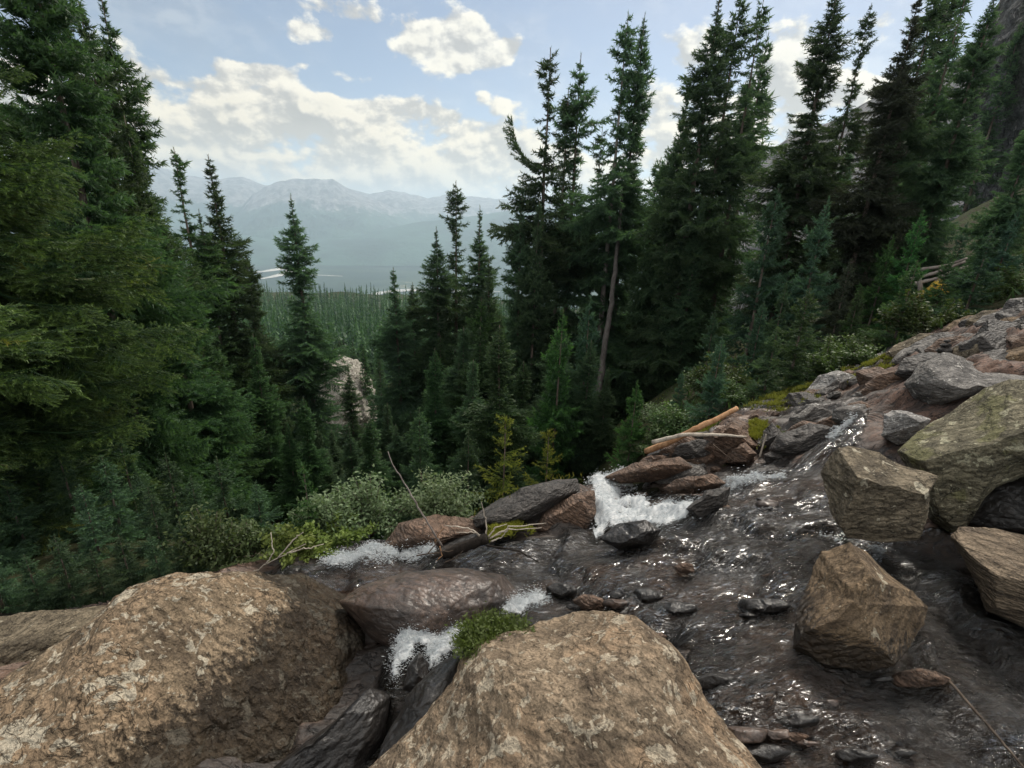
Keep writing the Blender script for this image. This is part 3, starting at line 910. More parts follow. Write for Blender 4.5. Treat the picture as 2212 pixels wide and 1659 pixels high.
boulder('boulder', 'red brown slab below the orange log', [(1470, 1000), (1520, 945), (1600, 888), (1636, 900), (1640, 960), (1595, 1005), (1520, 1012)], 5.3, .5, MT['red'], 6, 5, .05, 2, 14, .03, 'boulder', None, .7)
for k, (lab, poly, y, mt) in enumerate([
    ('long red brown ledge right of the mossy patch', [(1690, 985), (1740, 930), (1800, 890), (1850, 872), (1880, 905), (1800, 940), (1745, 990)], 4.9, 'red'),
    ('red brown ledge climbing under the dark flat topped rock', [(1795, 890), (1850, 840), (1905, 805), (1965, 790), (1960, 850), (1895, 885), (1850, 895)], 5.6, 'red'),
    ('dark wedge rock beside the green yellow moss', [(1632, 985), (1640, 940), (1668, 912), (1695, 940), (1690, 980), (1660, 992)], 5.1, 'dark'),
    ('small red stone under the grey stick', [(1560, 1000), (1572, 968), (1610, 955), (1635, 980), (1615, 1005)], 4.9, 'red'),
    ('dark broken rock at the foot of the red brown ledge', [(1690, 905), (1720, 880), (1760, 878), (1765, 905), (1720, 925)], 5.8, 'dark'),
    ('brown stone between the ledge and the pale split rock', [(1850, 905), (1870, 880), (1900, 878), (1895, 915), (1870, 930)], 4.7, 'red'),
    ('grey angular rock above the grey lichen boulder', [(1880, 800), (1905, 775), (1950, 770), (1960, 800), (1910, 822)], 6.8, 'grey'),
    ('brown rock where the orange log touches ground', [(1395, 985), (1440, 950), (1480, 940), (1490, 975), (1440, 1005)], 5.7, 'dark'),
    ('flat red stone right of the cascade', [(1430, 1055), (1460, 1035), (1540, 1020), (1570, 1045), (1510, 1068), (1450, 1068)], 4.2, 'red'),
    ('brown shelf of rock above the cascade', [(1300, 1032), (1370, 1000), (1470, 985), (1500, 1010), (1420, 1040), (1340, 1045)], 4.9, 'red'),
    ('dark stone shelf left of the thin white water line', [(1480, 1100), (1520, 1060), (1580, 1050), (1570, 1090), (1510, 1125)], 3.7, 'dark'),
]):
    boulder('rock', lab, poly, y, .28, MT[mt], 6, 5, .06, 1.9, 20 + k, .03, 'rock', None, .7)
boulder('boulder', 'cracked grey outcrop left of the white cascade', [(1000, 1150), (1030, 1105), (1070, 1072), (1140, 1050), (1200, 1036), (1248, 1032), (1256, 1058), (1220, 1085), (1170, 1120), (1120, 1150), (1050, 1165)], 4.2, .42, MT['dark'], 7, 4, .04, 2, 40, .02, 'boulder', None, .72)
boulder('boulder', 'brown block between the grey outcrop and the white cascade', [(1150, 1150), (1180, 1095), (1240, 1060), (1285, 1058), (1290, 1110), (1270, 1150), (1200, 1165)], 4.0, .3, MT['red'], 6, 5, .05, 2, 41, .02, 'rock', None, .72)
boulder('boulder', 'broad brown slab sloping down below the bushes', [(820, 1185), (860, 1130), (940, 1110), (1020, 1120), (1080, 1150), (1040, 1180), (930, 1195)], 4.0, .3, MT['red'], 6, 4, .04, 2, 42, .02, 'rock', None, .75)
boulder('rock', 'wet black rock splitting the foot of the cascade', [(1288, 1165), (1325, 1133), (1395, 1122), (1430, 1145), (1405, 1180), (1335, 1188)], 3.35, .22, MT['black'], 6, 4, .05, 2, 43)
boulder('rock', 'small black rock splitting the little falls between tan boulders', [(868, 1490), (880, 1440), (905, 1408), (925, 1430), (925, 1470), (895, 1500)], 1.98, .10, MT['black'], 6, 4, .05, 2, 44)
boulder('boulder', 'smooth wet brown slab humped across the middle of the stream', [(730, 1300), (780, 1265), (880, 1235), (1000, 1228), (1090, 1240), (1130, 1290), (1080, 1350), (1000, 1400), (880, 1430), (800, 1380)], 2.72, .50, MT['slab'], 7, 0, .04, 1.8, 45, .008, 'boulder', None, .9)
boulder('boulder', 'black mossy rock flank left of the central boulder', [(790, 1700), (830, 1600), (880, 1500), (940, 1440), (1000, 1400), (1020, 1440), (1000, 1550), (950, 1700)], 1.62, .16, MT['black'], 6, 5, .06, 2, 46)
boulder('boulder', 'black wet rock under the left boulder edge', [(500, 1750), (600, 1650), (720, 1560), (800, 1480), (850, 1500), (830, 1600), (760, 1720)], 1.75, .2, MT['black'], 6, 5, .06, 2, 47)
rs = np.random.RandomState(23)
RUB = [(1640, 1000), (1690, 960), (1620, 935), (1700, 900), (1760, 880), (1840, 835), (1900, 800), (1960, 775), (2020, 745), (2080, 720), (2140, 700), (2200, 670), (2240, 760), (2150, 745), (1790, 850)]
POLY_R = [(1380, 990), (1480, 945), (1600, 892), (1750, 845), (1900, 775), (2060, 715), (2230, 660), (2230, 800), (2020, 800), (1880, 880), (1780, 950), (1690, 1010), (1560, 1030), (1450, 1040)]
n_r = 0
while n_r < 95:
    u, v = rs.uniform(1380, 2230), rs.uniform(650, 1040)
    if not inpoly(np.array([u]), np.array([v]), POLY_R)[0]: continue
    n_r += 1
    h = hit(u, v)
    r_ = math.exp(rs.uniform(math.log(.05), math.log(.36))) * FPX / h[1]
    a_ = np.linspace(0, 2 * np.pi, 8, endpoint=False) + rs.uniform(0, .7)
    tl = rs.uniform(-.5, .1)
    boulder('rock', 'broken brown rock lying among the rubble along the upper stream', [(u + r_ * (math.cos(t) * 1.15) * rs.uniform(.75, 1.2), v + r_ * (.62 * math.sin(t) + tl * math.cos(t)) * rs.uniform(.75, 1.2)) for t in a_], h[1], r_ / FPX * h[1] * .9,
            MT[('red', 'red', 'dark', 'grey')[n_r % 4]], 4 if r_ < 22 else 5, 6, .07, 1.8, 200 + n_r, .04, 'rock', 'rubble along the upper stream', .68)
n_r = 0
while n_r < 34:
    u, v = rs.uniform(1150, 2000), rs.uniform(1060, 1640)
    if poly_dist(np.array([u]), np.array([v]), WATER)[0] < 12 or inpoly(np.array([u]), np.array([v]), [(1690, 1140), (2030, 1140), (2030, 1460), (1690, 1460)])[0]: continue
    h = hit(u, v); n_r += 1
    r_ = math.exp(rs.uniform(math.log(.03), math.log(.12))) * FPX / h[1]
    a_ = np.linspace(0, 2 * np.pi, 8, endpoint=False)
    boulder('stone', 'low wet stone lying in the rippling stream', [(u + r_ * math.cos(t) * 1.3 * rs.uniform(.75, 1.2), v + r_ * .42 * math.sin(t) * rs.uniform(.75, 1.2)) for t in a_], h[1], r_ / FPX * h[1] * .9,
            MT[('black', 'slab', 'red', 'black')[n_r % 4]], 4, 5, .07, 1.8, 400 + n_r, .0, 'stone', 'stones in the rippling stream', .7)
n_r = 0
while n_r < 42:
    u, v = rs.uniform(1880, 2260), rs.uniform(655, 810)
    if not inpoly(np.array([u]), np.array([v]), [(1880, 800), (2060, 712), (2260, 650), (2260, 800), (2000, 810)])[0]: continue
    h = hit(u, v); n_r += 1
    r_ = math.exp(rs.uniform(math.log(.14), math.log(.42))) * FPX / h[1]
    a_ = np.linspace(0, 2 * np.pi, 8, endpoint=False) + rs.uniform(0, .7)
    boulder('rock', 'angular grey brown block in the rock pile below the shrubs at the right edge', [(u + r_ * math.cos(t) * 1.15 * rs.uniform(.75, 1.2), v + r_ * (.65 * math.sin(t) - .25 * math.cos(t)) * rs.uniform(.75, 1.2)) for t in a_], h[1], r_ / FPX * h[1] * .9,
            MT[('grey', 'dark', 'right_dry', 'right_wet', 'dark')[n_r % 5]], 5, 9, .04, 1.6, 500 + n_r, .03, 'rock', 'rock pile at the right edge', .58)
for k, (lab, u, v, r_, mt) in enumerate([('orange brown stone just above the central boulder', 1275, 1305, 38, 'red'), ('rust coloured stone at the right shoulder of the central boulder', 1425, 1375, 14, 'red'),
                                         ('pinkish stone under water in the middle of the stream', 1480, 1228, 24, 'red'), ('black stone left of the pinkish stone', 1395, 1290, 40, 'black'),
                                         ('black stone beside the bubbling white patch', 1215, 1275, 36, 'black')]):
    h = hit(u, v)
    a_ = np.linspace(0, 2 * np.pi, 9, endpoint=False)
    rs = np.random.RandomState(60 + k)
    boulder('stone', lab, [(u + r_ * math.cos(t) * rs.uniform(.8, 1.2), v + r_ * .55 * math.sin(t) * rs.uniform(.8, 1.2)) for t in a_], h[1], r_ / FPX * h[1] * .9, MT[mt], 5, 4, .06, 2, 60 + k, 0, 'stone', None, .75)
# cairn: three stones, each its own thing
for k, (lab, u, v, r_) in enumerate([('bottom stone of the little cairn', 2040, 757, 20), ('middle stone of the little cairn', 2043, 746, 14), ('top stone of the little cairn', 2046, 737, 9)]):
    a_ = np.linspace(0, 2 * np.pi, 8, endpoint=False)
    boulder('stone', lab, [(u + r_ * math.cos(t), v + r_ * .42 * math.sin(t)) for t in a_], 5.0, r_ / FPX * 4.6, MT['dark'], 4, 4, .06, 2, 80 + k, 0, 'stone', 'stones of the cairn', .75)
boulder('boulder', 'grey rock with a yellow lichen cap high on the slope', [(1975, 645), (2000, 620), (2030, 600), (2050, 612), (2052, 640), (2010, 655)], 12.5, .6, MT['yellow_lichen'], 5, 5, .06, 2, 90, 0, 'boulder')
boulder('boulder', 'pale bare scree mound showing between the spruces', [(690, 830), (705, 785), (740, 768), (785, 790), (805, 850), (815, 960), (800, 1060), (690, 1060)], 62, 9.0, MT['scree'], 6, 5, .13, 4, 91, 0, 'scree')


# ------------------------------------------------------------------ conifers
def needles(P, A, ln, w_, rs, spread=.8, up=None):
    """one thin triangle per needle (or needle clump) at P along twig axis A"""
    n = len(P)
    r_ = rs.normal(size=(n, 3))
    if up is not None: r_[:, 2] += up
    r_ -= (r_ * A).sum(1)[:, None] * A
    r_ /= np.linalg.norm(r_, axis=1)[:, None] + 1e-9
    sd_ = np.cross(A, r_)
    ang = rs.uniform(.5, 1.0, n) * spread
    L_ = ln * rs.uniform(.7, 1.25, n)
    tip = P + L_[:, None] * (A * np.cos(ang)[:, None] + r_ * np.sin(ang)[:, None])
    V = np.stack([P - sd_ * w_ / 2, P + sd_ * w_ / 2, tip], 1).reshape(-1, 3)
    F = np.arange(n * 3).reshape(-1, 3)
    return V, F


def branch_template(rs, L, tw_sp, nd_sp, nd_len, nd_w, sub=False, droop=.15, dens=2, wood=True):
    """a branch along +X with side twigs, its needles as triangles"""
    A = Acc()
    xs = np.linspace(0, 1, 8)
    ax = np.stack([xs * L, .05 * L * np.sin(xs * 5 + rs.uniform(0, 6)) * xs, -droop * L * np.sin(xs * np.pi * .8) + .10 * L * xs ** 2], 1)
    if wood:
        V, F = tube(ax, np.linspace(.012 * L + .004, .003, 8), 4)
        A.add(V, F, -1.0)
    segs = [(ax[2:], 1.0)]
    n = max(3, int(L * .85 / tw_sp))
    for i in range(n):
        t = .14 + .84 * (i + rs.uniform(-.3, .3)) / n
        t = min(max(t, .08), .99)
        p = np.array([np.interp(t, xs, ax[:, k]) for k in range(3)])
        for sd_ in (-1, 1):
            if rs.rand() < .08: continue
            tl = L * (.11 + (.36 if sub else .29) * (1 - t) ** .8) * min(1, .35 + 2.2 * t) * rs.uniform(.65, 1.25)
            an = R(rs.uniform(38, 62))
            dr = np.array([math.cos(an), sd_ * math.sin(an), rs.uniform(-.38, .05)]); dr /= np.linalg.norm(dr)
            m = 4
            tt = np.linspace(0, 1, m)[:, None]
            pts = p + dr * tl * tt + np.array([.06 * tl, 0, -.10 * tl]) * tt ** 2
            segs.append((pts, .4 + .6 * t))
            if sub:
                for q in range(max(1, int(tl / .10))):
                    for s2 in (-1, 1):
                        t2 = rs.uniform(.25, .95)
                        p2 = p + dr * tl * t2
                        a2 = an * sd_ + s2 * R(rs.uniform(35, 55))
                        d2 = np.array([math.cos(a2), math.sin(a2), rs.uniform(-.5, .05)]); d2 /= np.linalg.norm(d2)
                        l2 = tl * (.15 + .4 * (1 - t2)) + .03
                        segs.append((p2 + d2 * l2 * np.linspace(0, 1, 3)[:, None], .5 + .5 * t))
    for pts, tw in segs:
        d = np.diff(pts, axis=0); sl = np.linalg.norm(d, axis=1)
        ln = sl.sum(); k = max(2, int(ln / nd_sp)) * dens
        tt = np.linspace(0.02, 1, k)
        cu = np.concatenate([[0], np.cumsum(sl)]) / ln
        P = np.stack([np.interp(tt, cu, pts[:, j]) for j in range(3)], 1)
        ii = np.clip(np.searchsorted(cu, tt) - 1, 0, len(d) - 1)
        D = d[ii] / (sl[ii][:, None] + 1e-9)
        V, F = needles(P, D, nd_len, nd_w, rs, 1.0, .25)
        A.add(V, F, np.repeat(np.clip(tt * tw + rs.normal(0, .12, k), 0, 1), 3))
        if wood and sub:
            V, F = tube(pts, np.linspace(.004, .0015, len(pts)), 3)
            A.add(V, F, -1.0)
    return A.get()


def conifer(seed, Ht, Rm, templ, z0=.04, gap=.12, spacing=.32, per=5, prof=.85, trunk_r=.011, ragged=.3, bare=0.0, elev=(12, -22), top_tuft=True, f0=.92):
    """trunk and crown arrays for one tree of height Ht; templ = list of (L, (V,F,T)) branch templates"""
    rs = np.random.RandomState(seed)
    zs = np.linspace(0, Ht, 14)
    wob = np.cumsum(rs.normal(0, .012 * Ht / 14, (14, 2)), 0); wob -= wob[0]
    tp = np.stack([wob[:, 0], wob[:, 1], zs], 1)
    tv, tf = tube(tp, np.maximum(trunk_r * Ht * (1 - zs / Ht) ** .8, .012), 8)
    A = Acc()
    Ls = np.array([t[0] for t in templ])
    z = Ht * (z0 + bare)
    while z < Ht * .985:
        f = (Ht - z) / Ht
        rz = Rm * min(1.0, (f / f0) ** prof) * (.9 if z < Ht * .15 else 1) + .07
        lump = 1 + ragged * 1.6 * math.sin(z * 2.3 / max(Ht, 1) * 9 + seed) * rs.uniform(.2, 1)
        for k in range(per):
            if rs.rand() < gap: continue
            L = max(.12, rz * lump * rs.uniform(1 - ragged, 1 + ragged * .6))
            i = int(np.argmin(np.abs(Ls * rs.uniform(.85, 1.15) - L)))
            V, F, T = templ[i][1]
            s = L / Ls[i]
            e = R(elev[0] * (1 - f) * 1.6 + elev[1] * f + rs.normal(0, 9))
            a = rs.uniform(0, 2 * np.pi)
            ro = rs.normal(0, .25)
            ce, se, ca, sa, cr, sr = math.cos(e), math.sin(e), math.cos(a), math.sin(a), math.cos(ro), math.sin(ro)
            X = V * (s, s, s)
            y1, z1 = X[:, 1] * cr - X[:, 2] * sr, X[:, 1] * sr + X[:, 2] * cr
            x2, z2 = X[:, 0] * ce - z1 * se, X[:, 0] * se + z1 * ce
            zz = z + rs.uniform(-.4, .4) * spacing
            W = np.stack([x2 * ca - y1 * sa + np.interp(zz, zs, tp[:, 0]), x2 * sa + y1 * ca + np.interp(zz, zs, tp[:, 1]), z2 + zz], 1)
            A.add(W, F, T)
        z += spacing * (.45 + .55 * f) * rs.uniform(.8, 1.2)
    if top_tuft:
        P = np.stack([np.full(60, tp[-1, 0]), np.full(60, tp[-1, 1]), np.linspace(Ht * .93, Ht * 1.0, 60)], 1)
        V, F = needles(P, np.tile([[0, 0, 1.0]], (60, 1)), .12, .02, rs, .9)
        A.add(V, F, .6)
    return (tv, tf), A.get()


rs0 = np.random.RandomState(5)
T_MID = [(L, branch_template(rs0, L, .105, .042, .135, .042, False, .15, 2, False)) for L in (.3, .3, .6, .6, 1.0, 1.0, 1.5, 1.5, 2.1, 2.6)]
T_LOW = [(L, branch_template(rs0, L, .24, .14, .28, .085, False, .12, 2, False)) for L in (.4, .8, 1.3, 1.9, 2.5)]
T_NEAR = [(L, branch_template(rs0, L, .085, .011, .036, .0085, True, .18, 2, True)) for L in (.6, 1.0, 1.0, 1.5, 1.5, 2.1, 2.1, 2.7)]
T_YNG = [(L, branch_template(rs0, L, .07, .018, .045, .011, False, .02, 2, True)) for L in (.15, .25, .4, .6, .85)]

# (kind name) -> trunk arrays, crown arrays, reference height
KIND = {}
KIND['dense'] = [conifer(s, 18, 2.1, T_MID, .02, .05, .32, 7, .95, .010, .34, 0, (14, -26), True, .62) + (18,) for s in (11, 12, 13)]
KIND['spire'] = [conifer(s, 18, 1.55, T_MID, .03, .12, .27, 7, .92, .010, .46, 0, (10, -30), True, .55) + (18,) for s in (21, 22, 23, 24)]
KIND['ragged'] = [conifer(s, 18, 1.42, T_MID, .06, .30, .29, 6, .85, .010, .65, 0, (6, -30), True, .45) + (18,) for s in (31, 32, 33)]
KIND['fir'] = [conifer(s, 7, 1.45, T_MID, .03, .10, .36, 6, .80, .012, .35, 0, (16, -8)) + (7,) for s in (41, 42)]
KIND['young'] = [conifer(s, 2.2, .52, T_YNG, .16, .25, .17, 5, .7, .013, .45, 0, (22, -4)) + (2.2,) for s in (51, 52)]
KIND['far'] = [conifer(s, 16, 1.9, T_LOW, .03, .05, .50, 6, .75, .009, .28) + (16,) for s in (61, 62, 63, 64)]
_mesh_cache = {}


def tree(name, label, top_u, top_v, y, kind='spire', var=0, mat='needles', bark='bark', wf=1.0, rot=None, group=None, cat='tree', lean=(0, 0), base=None, height=None, rng=np.random.RandomState(77)):
    key = (kind, var, mat, bark)
    if key not in _mesh_cache:
        (tv, tf), (cv_, cf, ct), H0 = KIND[kind][var]
        t_ = mesh_obj('trunk', tv, tf, MT[bark]); c_ = mesh_obj('crown', cv_, cf, MT[mat], None, False, ct)
        _mesh_cache[key] = [t_, c_, H0, True]
    t_, c_, H0, fresh = _mesh_cache[key]
    if base is None:
        P = at(top_u, top_v, y)
        zb = float(ground(P[0], P[1])) - .15
        h = P[2] - zb
        base = (P[0], P[1], zb)
    else:
        h = height
    o = empty(name, base)
    k = h / H0
    o.scale = (k * wf, k * wf, k)
    a = rng.uniform(0, 2 * math.pi) if rot is None else rot
    o.rotation_euler = (lean[0], lean[1], a) if lean == (0, 0) else (Matrix.Rotation(lean[1], 3, 'Y') @ Matrix.Rotation(lean[0], 3, 'X') @ Matrix.Rotation(a, 3, 'Z')).to_euler()
    tag(o, label, cat, group)
    if fresh:
        t_.parent = o; c_.parent = o
        _mesh_cache[key][3] = False
    else:
        for s_ in (t_, c_):
            q = s_.copy(); col.objects.link(q); q.parent = o
    return o


TREES = [
    # name, label, top u, top v, y, kind, variant, needles, bark, width
    ('spruce_tree', 'dense dark spruce at the upper left edge rising out of the frame', -20, -460, 9.0, 'dense', 0, 'needles', 'bark', .85),
    ('spruce_tree', 'dark spruce squeezed between the corner spruce and the two tall tips at upper left', 85, -150, 12.5, 'dense', 2, 'needles', 'bark', .72),
    ('spruce_tree', 'dark spruce behind the near left spruce, its foliage cut off by the left edge', -170, -150, 10, 'dense', 1, 'needles', 'bark', 1.05),
    ('spruce_tree', 'left one of two tall spruces whose tips touch the top edge at upper left', 163, -14, 15, 'spire', 0, 'needles', 'bark', .85),
    ('spruce_tree', 'right one of two tall spruces at upper left, open branched below its tip', 206, -30, 16, 'spire', 1, 'needles', 'bark', .88),
    ('spruce_tree', 'broad green spruce filling the slope below the open branched tall spruce', 268, 250, 13.5, 'dense', 2, 'needles', 'bark', .9),
    ('spruce_tree', 'bushy green spruce on the lower left beside the near yellow green spruce', 330, 470, 11.5, 'dense', 0, 'needles', 'bark', 1.15),
    ('spruce_tree', 'thin ragged spruce against pale mountains, first to the right of the left tree wall', 372, 318, 25, 'ragged', 0, 'needles', 'bark', 1.00),
    ('spruce_tree', 'short narrow spruce wedged between the ragged one and a taller spire', 432, 452, 26, 'spire', 2, 'needles', 'bark', 1.00),
    ('spruce_tree', 'tall even spire spruce with stacked branches left of the valley view', 451, 335, 27, 'spire', 3, 'needles', 'bark', 1.12),
    ('spruce_tree', 'slim spruce half hidden at the right foot of the stacked spire', 528, 545, 32, 'spire', 0, 'needles', 'bark', 1.10),
    ('spruce_tree', 'green spruce in the lower left thicket below the stacked spire', 420, 640, 15, 'dense', 1, 'needles', 'bark', 1.05),
    ('spruce_tree', 'dark spruce above the small left sapling', 545, 720, 17, 'dense', 2, 'needles', 'bark', 1.02),
    ('spruce_tree', 'lone tall spruce standing in front of the hazy valley', 633, 420, 30, 'spire', 1, 'needles', 'bark', 1.12),
    ('spruce_tree', 'small dark spruce in front of the pale scree mound', 752, 785, 24, 'spire', 2, 'needles', 'bark', 1.10),
    ('spruce_tree', 'short spruce left of the middle clump, tip over the forest ridge', 853, 578, 31, 'spire', 3, 'needles', 'bark', 1.20),
    ('spruce_tree', 'thin small spruce just right of the short middle spruce', 893, 610, 34, 'spire', 0, 'needles', 'bark', 1.00),
    ('spruce_tree', 'bushy left spruce of the middle clump of three', 945, 490, 33, 'spire', 1, 'needles', 'bark', 1.12),
    ('spruce_tree', 'slender tallest spruce of the middle clump of three', 982, 392, 35, 'ragged', 1, 'needles', 'bark', 1.02),
    ('spruce_tree', 'right spruce of the middle clump of three with a bent tip', 1035, 445, 33, 'spire', 2, 'needles', 'bark', 1.10),
    ('spruce_tree', 'small spruce leaning on the right side of the middle clump', 1058, 560, 31, 'spire', 3, 'needles', 'bark', 1.05),
    ('spruce_tree', 'dark green spruce in the hollow behind the willow bushes', 905, 880, 12.5, 'fir', 0, 'needles', 'bark', 0.95),
    ('fir_tree', 'little dark fir in the hollow right of the long bare stick', 1012, 930, 10, 'fir', 1, 'needles', 'bark', 0.90),
    ('larch_tree', 'sparse tree with bare lower trunk and pale green boughs in front of the middle clump', 1040, 640, 21, 'ragged', 2, 'needles_bright', 'bark', 0.95),
    ('spruce_tree', 'tall spruce with one long bough sticking out to the left', 1192, 104, 25, 'ragged', 0, 'needles', 'bark', 1.12),
    ('spruce_tree', 'thin ragged spruce between two taller tips right of the valley view', 1226, 190, 27, 'ragged', 1, 'needles', 'bark', 1.05),
    ('spruce_tree', 'tall ragged spruce with a hooked tip right of the long boughed one', 1262, 115, 27, 'ragged', 2, 'needles', 'bark', 1.10),
    ('spruce_tree', 'shorter bushy spruce at the left flank of the right hand tree wall', 1128, 395, 24, 'dense', 0, 'needles', 'bark', 0.92),
    ('spruce_tree', 'dark filled spruce under the long bough', 1165, 430, 23, 'dense', 1, 'needles', 'bark', 0.92),
    ('spruce_tree', 'dark thin spruce behind the twin spires', 1302, 275, 29, 'ragged', 0, 'needles', 'bark', 1.00),
    ('spruce_tree', 'left spire of the tall twin spruces above a dull leaning trunk', 1360, 28, 25, 'ragged', 1, 'needles', 'bark_grey', 1.05),
    ('spruce_tree', 'right spire of the tall twin spruces, denser than its twin', 1394, 26, 26, 'spire', 0, 'needles', 'bark', 1.00),
    ('spruce_tree', 'shorter dark spruce filling the gap right of the twin spires', 1448, 330, 25, 'dense', 2, 'needles', 'bark', 0.90),
    ('spruce_tree', 'broad tall spruce with a tip just below the top clouds', 1492, 160, 23, 'dense', 0, 'needles', 'bark', 0.92),
    ('spruce_tree', 'left spruce of three whose tips leave the top of the frame', 1562, -55, 21, 'spire', 2, 'needles', 'bark', 1.20),
    ('spruce_tree', 'middle spruce of three whose tips leave the top of the frame', 1608, -30, 22, 'ragged', 2, 'needles', 'bark', 1.15),
    ('spruce_tree', 'right spruce of three, thin and see through against white cloud', 1650, -5, 23, 'ragged', 0, 'needles', 'bark', 1.10),
    ('spruce_tree', 'dark bushy spruce at the foot of the three tall ones', 1520, 420, 20, 'dense', 1, 'needles', 'bark', 0.90),
    ('spruce_tree', 'massive dark spruce cut by the top edge, right of the white cloud gap', 1822, -60, 17, 'spire', 1, 'needles', 'bark', 1.32),
    ('spruce_tree', 'thin pole like spruce right behind the massive dark spruce', 1886, 8, 19, 'ragged', 1, 'needles', 'bark', 0.90),
    ('spruce_tree', 'dull brownish foliaged spruce right of the massive dark spruce', 1990, -25, 15, 'spire', 3, 'needles_brown', 'bark', 1.20),
    ('spruce_tree', 'sparse tall spruce right of the dull brownish one', 2042, -60, 15.5, 'ragged', 2, 'needles', 'bark', 1.05),
    ('spruce_tree', 'see through spruce just left of the grey cliff', 2106, -75, 17, 'ragged', 0, 'needles', 'bark', 1.00),
    ('spruce_tree', 'dim green spruce in front of the grey cliff', 2100, 170, 19, 'dense', 2, 'needles_teal', 'bark', 0.95),
    ('spruce_tree', 'dark spruce at the right edge below the cliff', 2265, 190, 10, 'dense', 0, 'needles', 'bark', 1.07),
    ('spruce_tree', 'tall dark spruce in front of the cliff face, cut by the top edge', 2170, -70, 15, 'spire', 2, 'needles', 'bark', 1.1),
    ('spruce_tree', 'dark spruce hard against the right edge at the foot of the cliff', 2215, 330, 12.5, 'spire', 0, 'needles', 'bark', 1.1),
    ('spruce_tree', 'dim spruce filling the space behind the dull brownish spruce', 1950, 230, 19, 'dense', 1, 'needles', 'bark', 0.95),
    ('fir_tree', 'blue green layered fir below the white cloud gap', 1682, 400, 14, 'fir', 0, 'needles_teal', 'bark', 0.88),
    ('fir_tree', 'blue green layered fir left of the dull brownish spruce foot', 1790, 426, 13, 'fir', 1, 'needles_teal', 'bark', 0.88),
    ('fir_tree', 'bright green young fir right of the dull brownish spruce foot', 1996, 455, 11.5, 'fir', 0, 'needles_bright', 'bark', 0.85),
    ('fir_tree', 'shorter green fir touching the bright young one on its left', 1930, 508, 12, 'fir', 1, 'needles_bright', 'bark', 0.85),
    ('fir_tree', 'low blue green fir above the orange log', 1545, 670, 12.5, 'fir', 0, 'needles_teal', 'bark', 0.90),
    ('fir_tree', 'dull green fir on the shrubby slope above the red ledges', 1700, 610, 12, 'fir', 1, 'needles', 'bark', 0.90),
    ('fir_tree', 'low brownish fir in the shrubs beneath the tall brownish spruce', 1840, 560, 11.5, 'fir', 0, 'needles_brown', 'bark', 0.85),
    ('fir_tree', 'bright light green young fir at the foot of the long boughed spruce', 1216, 668, 13.5, 'fir', 1, 'needles_bright', 'bark', 0.76),
    ('fir_tree', 'slim green fir between the bright young fir and the dull leaning trunk', 1277, 640, 15, 'fir', 0, 'needles_teal', 'bark', 0.72),
    ('fir_tree', 'knee high green fir on the shrubby bank right of the leaning trunk', 1378, 822, 10, 'fir', 1, 'needles_bright', 'bark', 0.85),
    ('fir_tree', 'small green fir among shrubs above the grey lichen boulder', 1610, 760, 10, 'fir', 0, 'needles_teal', 'bark', 0.90),
]
for (nm, lab, u, v, y, kd, va, mt, bk, wf) in TREES:
    t_ = tree(nm, lab, u, v, y, kd, va, 'needles_green' if mt == 'needles' and u < 620 else mt, bk, wf * (.84 if u > 1100 and kd != 'fir' else 1))
    if 'long bough' in lab and u == 1192:
        # the bough itself, a part of this tree
        B0, B1 = at(1183, 395, y), at(1103, 255, y - .1)
        ex = (B1 - B0); Lb = np.linalg.norm(ex); ex /= Lb
        ey = np.cross([0, 0, 1.0], ex); ey /= np.linalg.norm(ey); ez = np.cross(ex, ey)
        bv, bf, bt = T_MID[-1][1]
        Wb = B0 + Lb / 2.6 * (bv[:, 0:1] * ex + bv[:, 1:2] * .55 * ey + bv[:, 2:3] * ez)
        Mi = np.array(t_.matrix_basis.inverted())
        Wb = Wb @ Mi[:3, :3].T + Mi[:3, 3]
        mesh_obj('bough', Wb, bf, MT['needles'], t_, False, bt)
tree('fir_sapling', 'yellow green sapling standing on the moss behind the outcrop', 1092, 905, 5.1, 'young', 0, 'needles_yellow', 'bark', 1.0, cat='sapling')
tree('fir_sapling', 'crooked thin sapling with a few yellow tufts by the outcrop', 1186, 932, 5.4, 'young', 1, 'needles_yellow', 'bark', .85, cat='sapling')
tree('fir_sapling', 'green sapling rising from the bushes beside the left boulder', 655, 1008, 4.0, 'young', 0, 'needles_bright', 'bark', .9, cat='sapling')

# the near spruce at the left edge, twig by twig
(ntv, ntf), (ncv, ncf, nct) = conifer(71, 13, 2.35, T_NEAR, .02, .05, .46, 8, .55, .012, .28, 0, (5, -14))
ns = -1.28 * 5.2
near = empty('spruce_tree', (ns, 5.2, float(ground(ns, 5.2)) - .2))
tag(near, 'near spruce with bright yellow green hanging boughs at the left edge', 'tree')
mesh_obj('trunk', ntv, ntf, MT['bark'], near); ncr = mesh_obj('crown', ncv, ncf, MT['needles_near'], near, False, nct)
near.rotation_euler = (0, 0, 1.1)

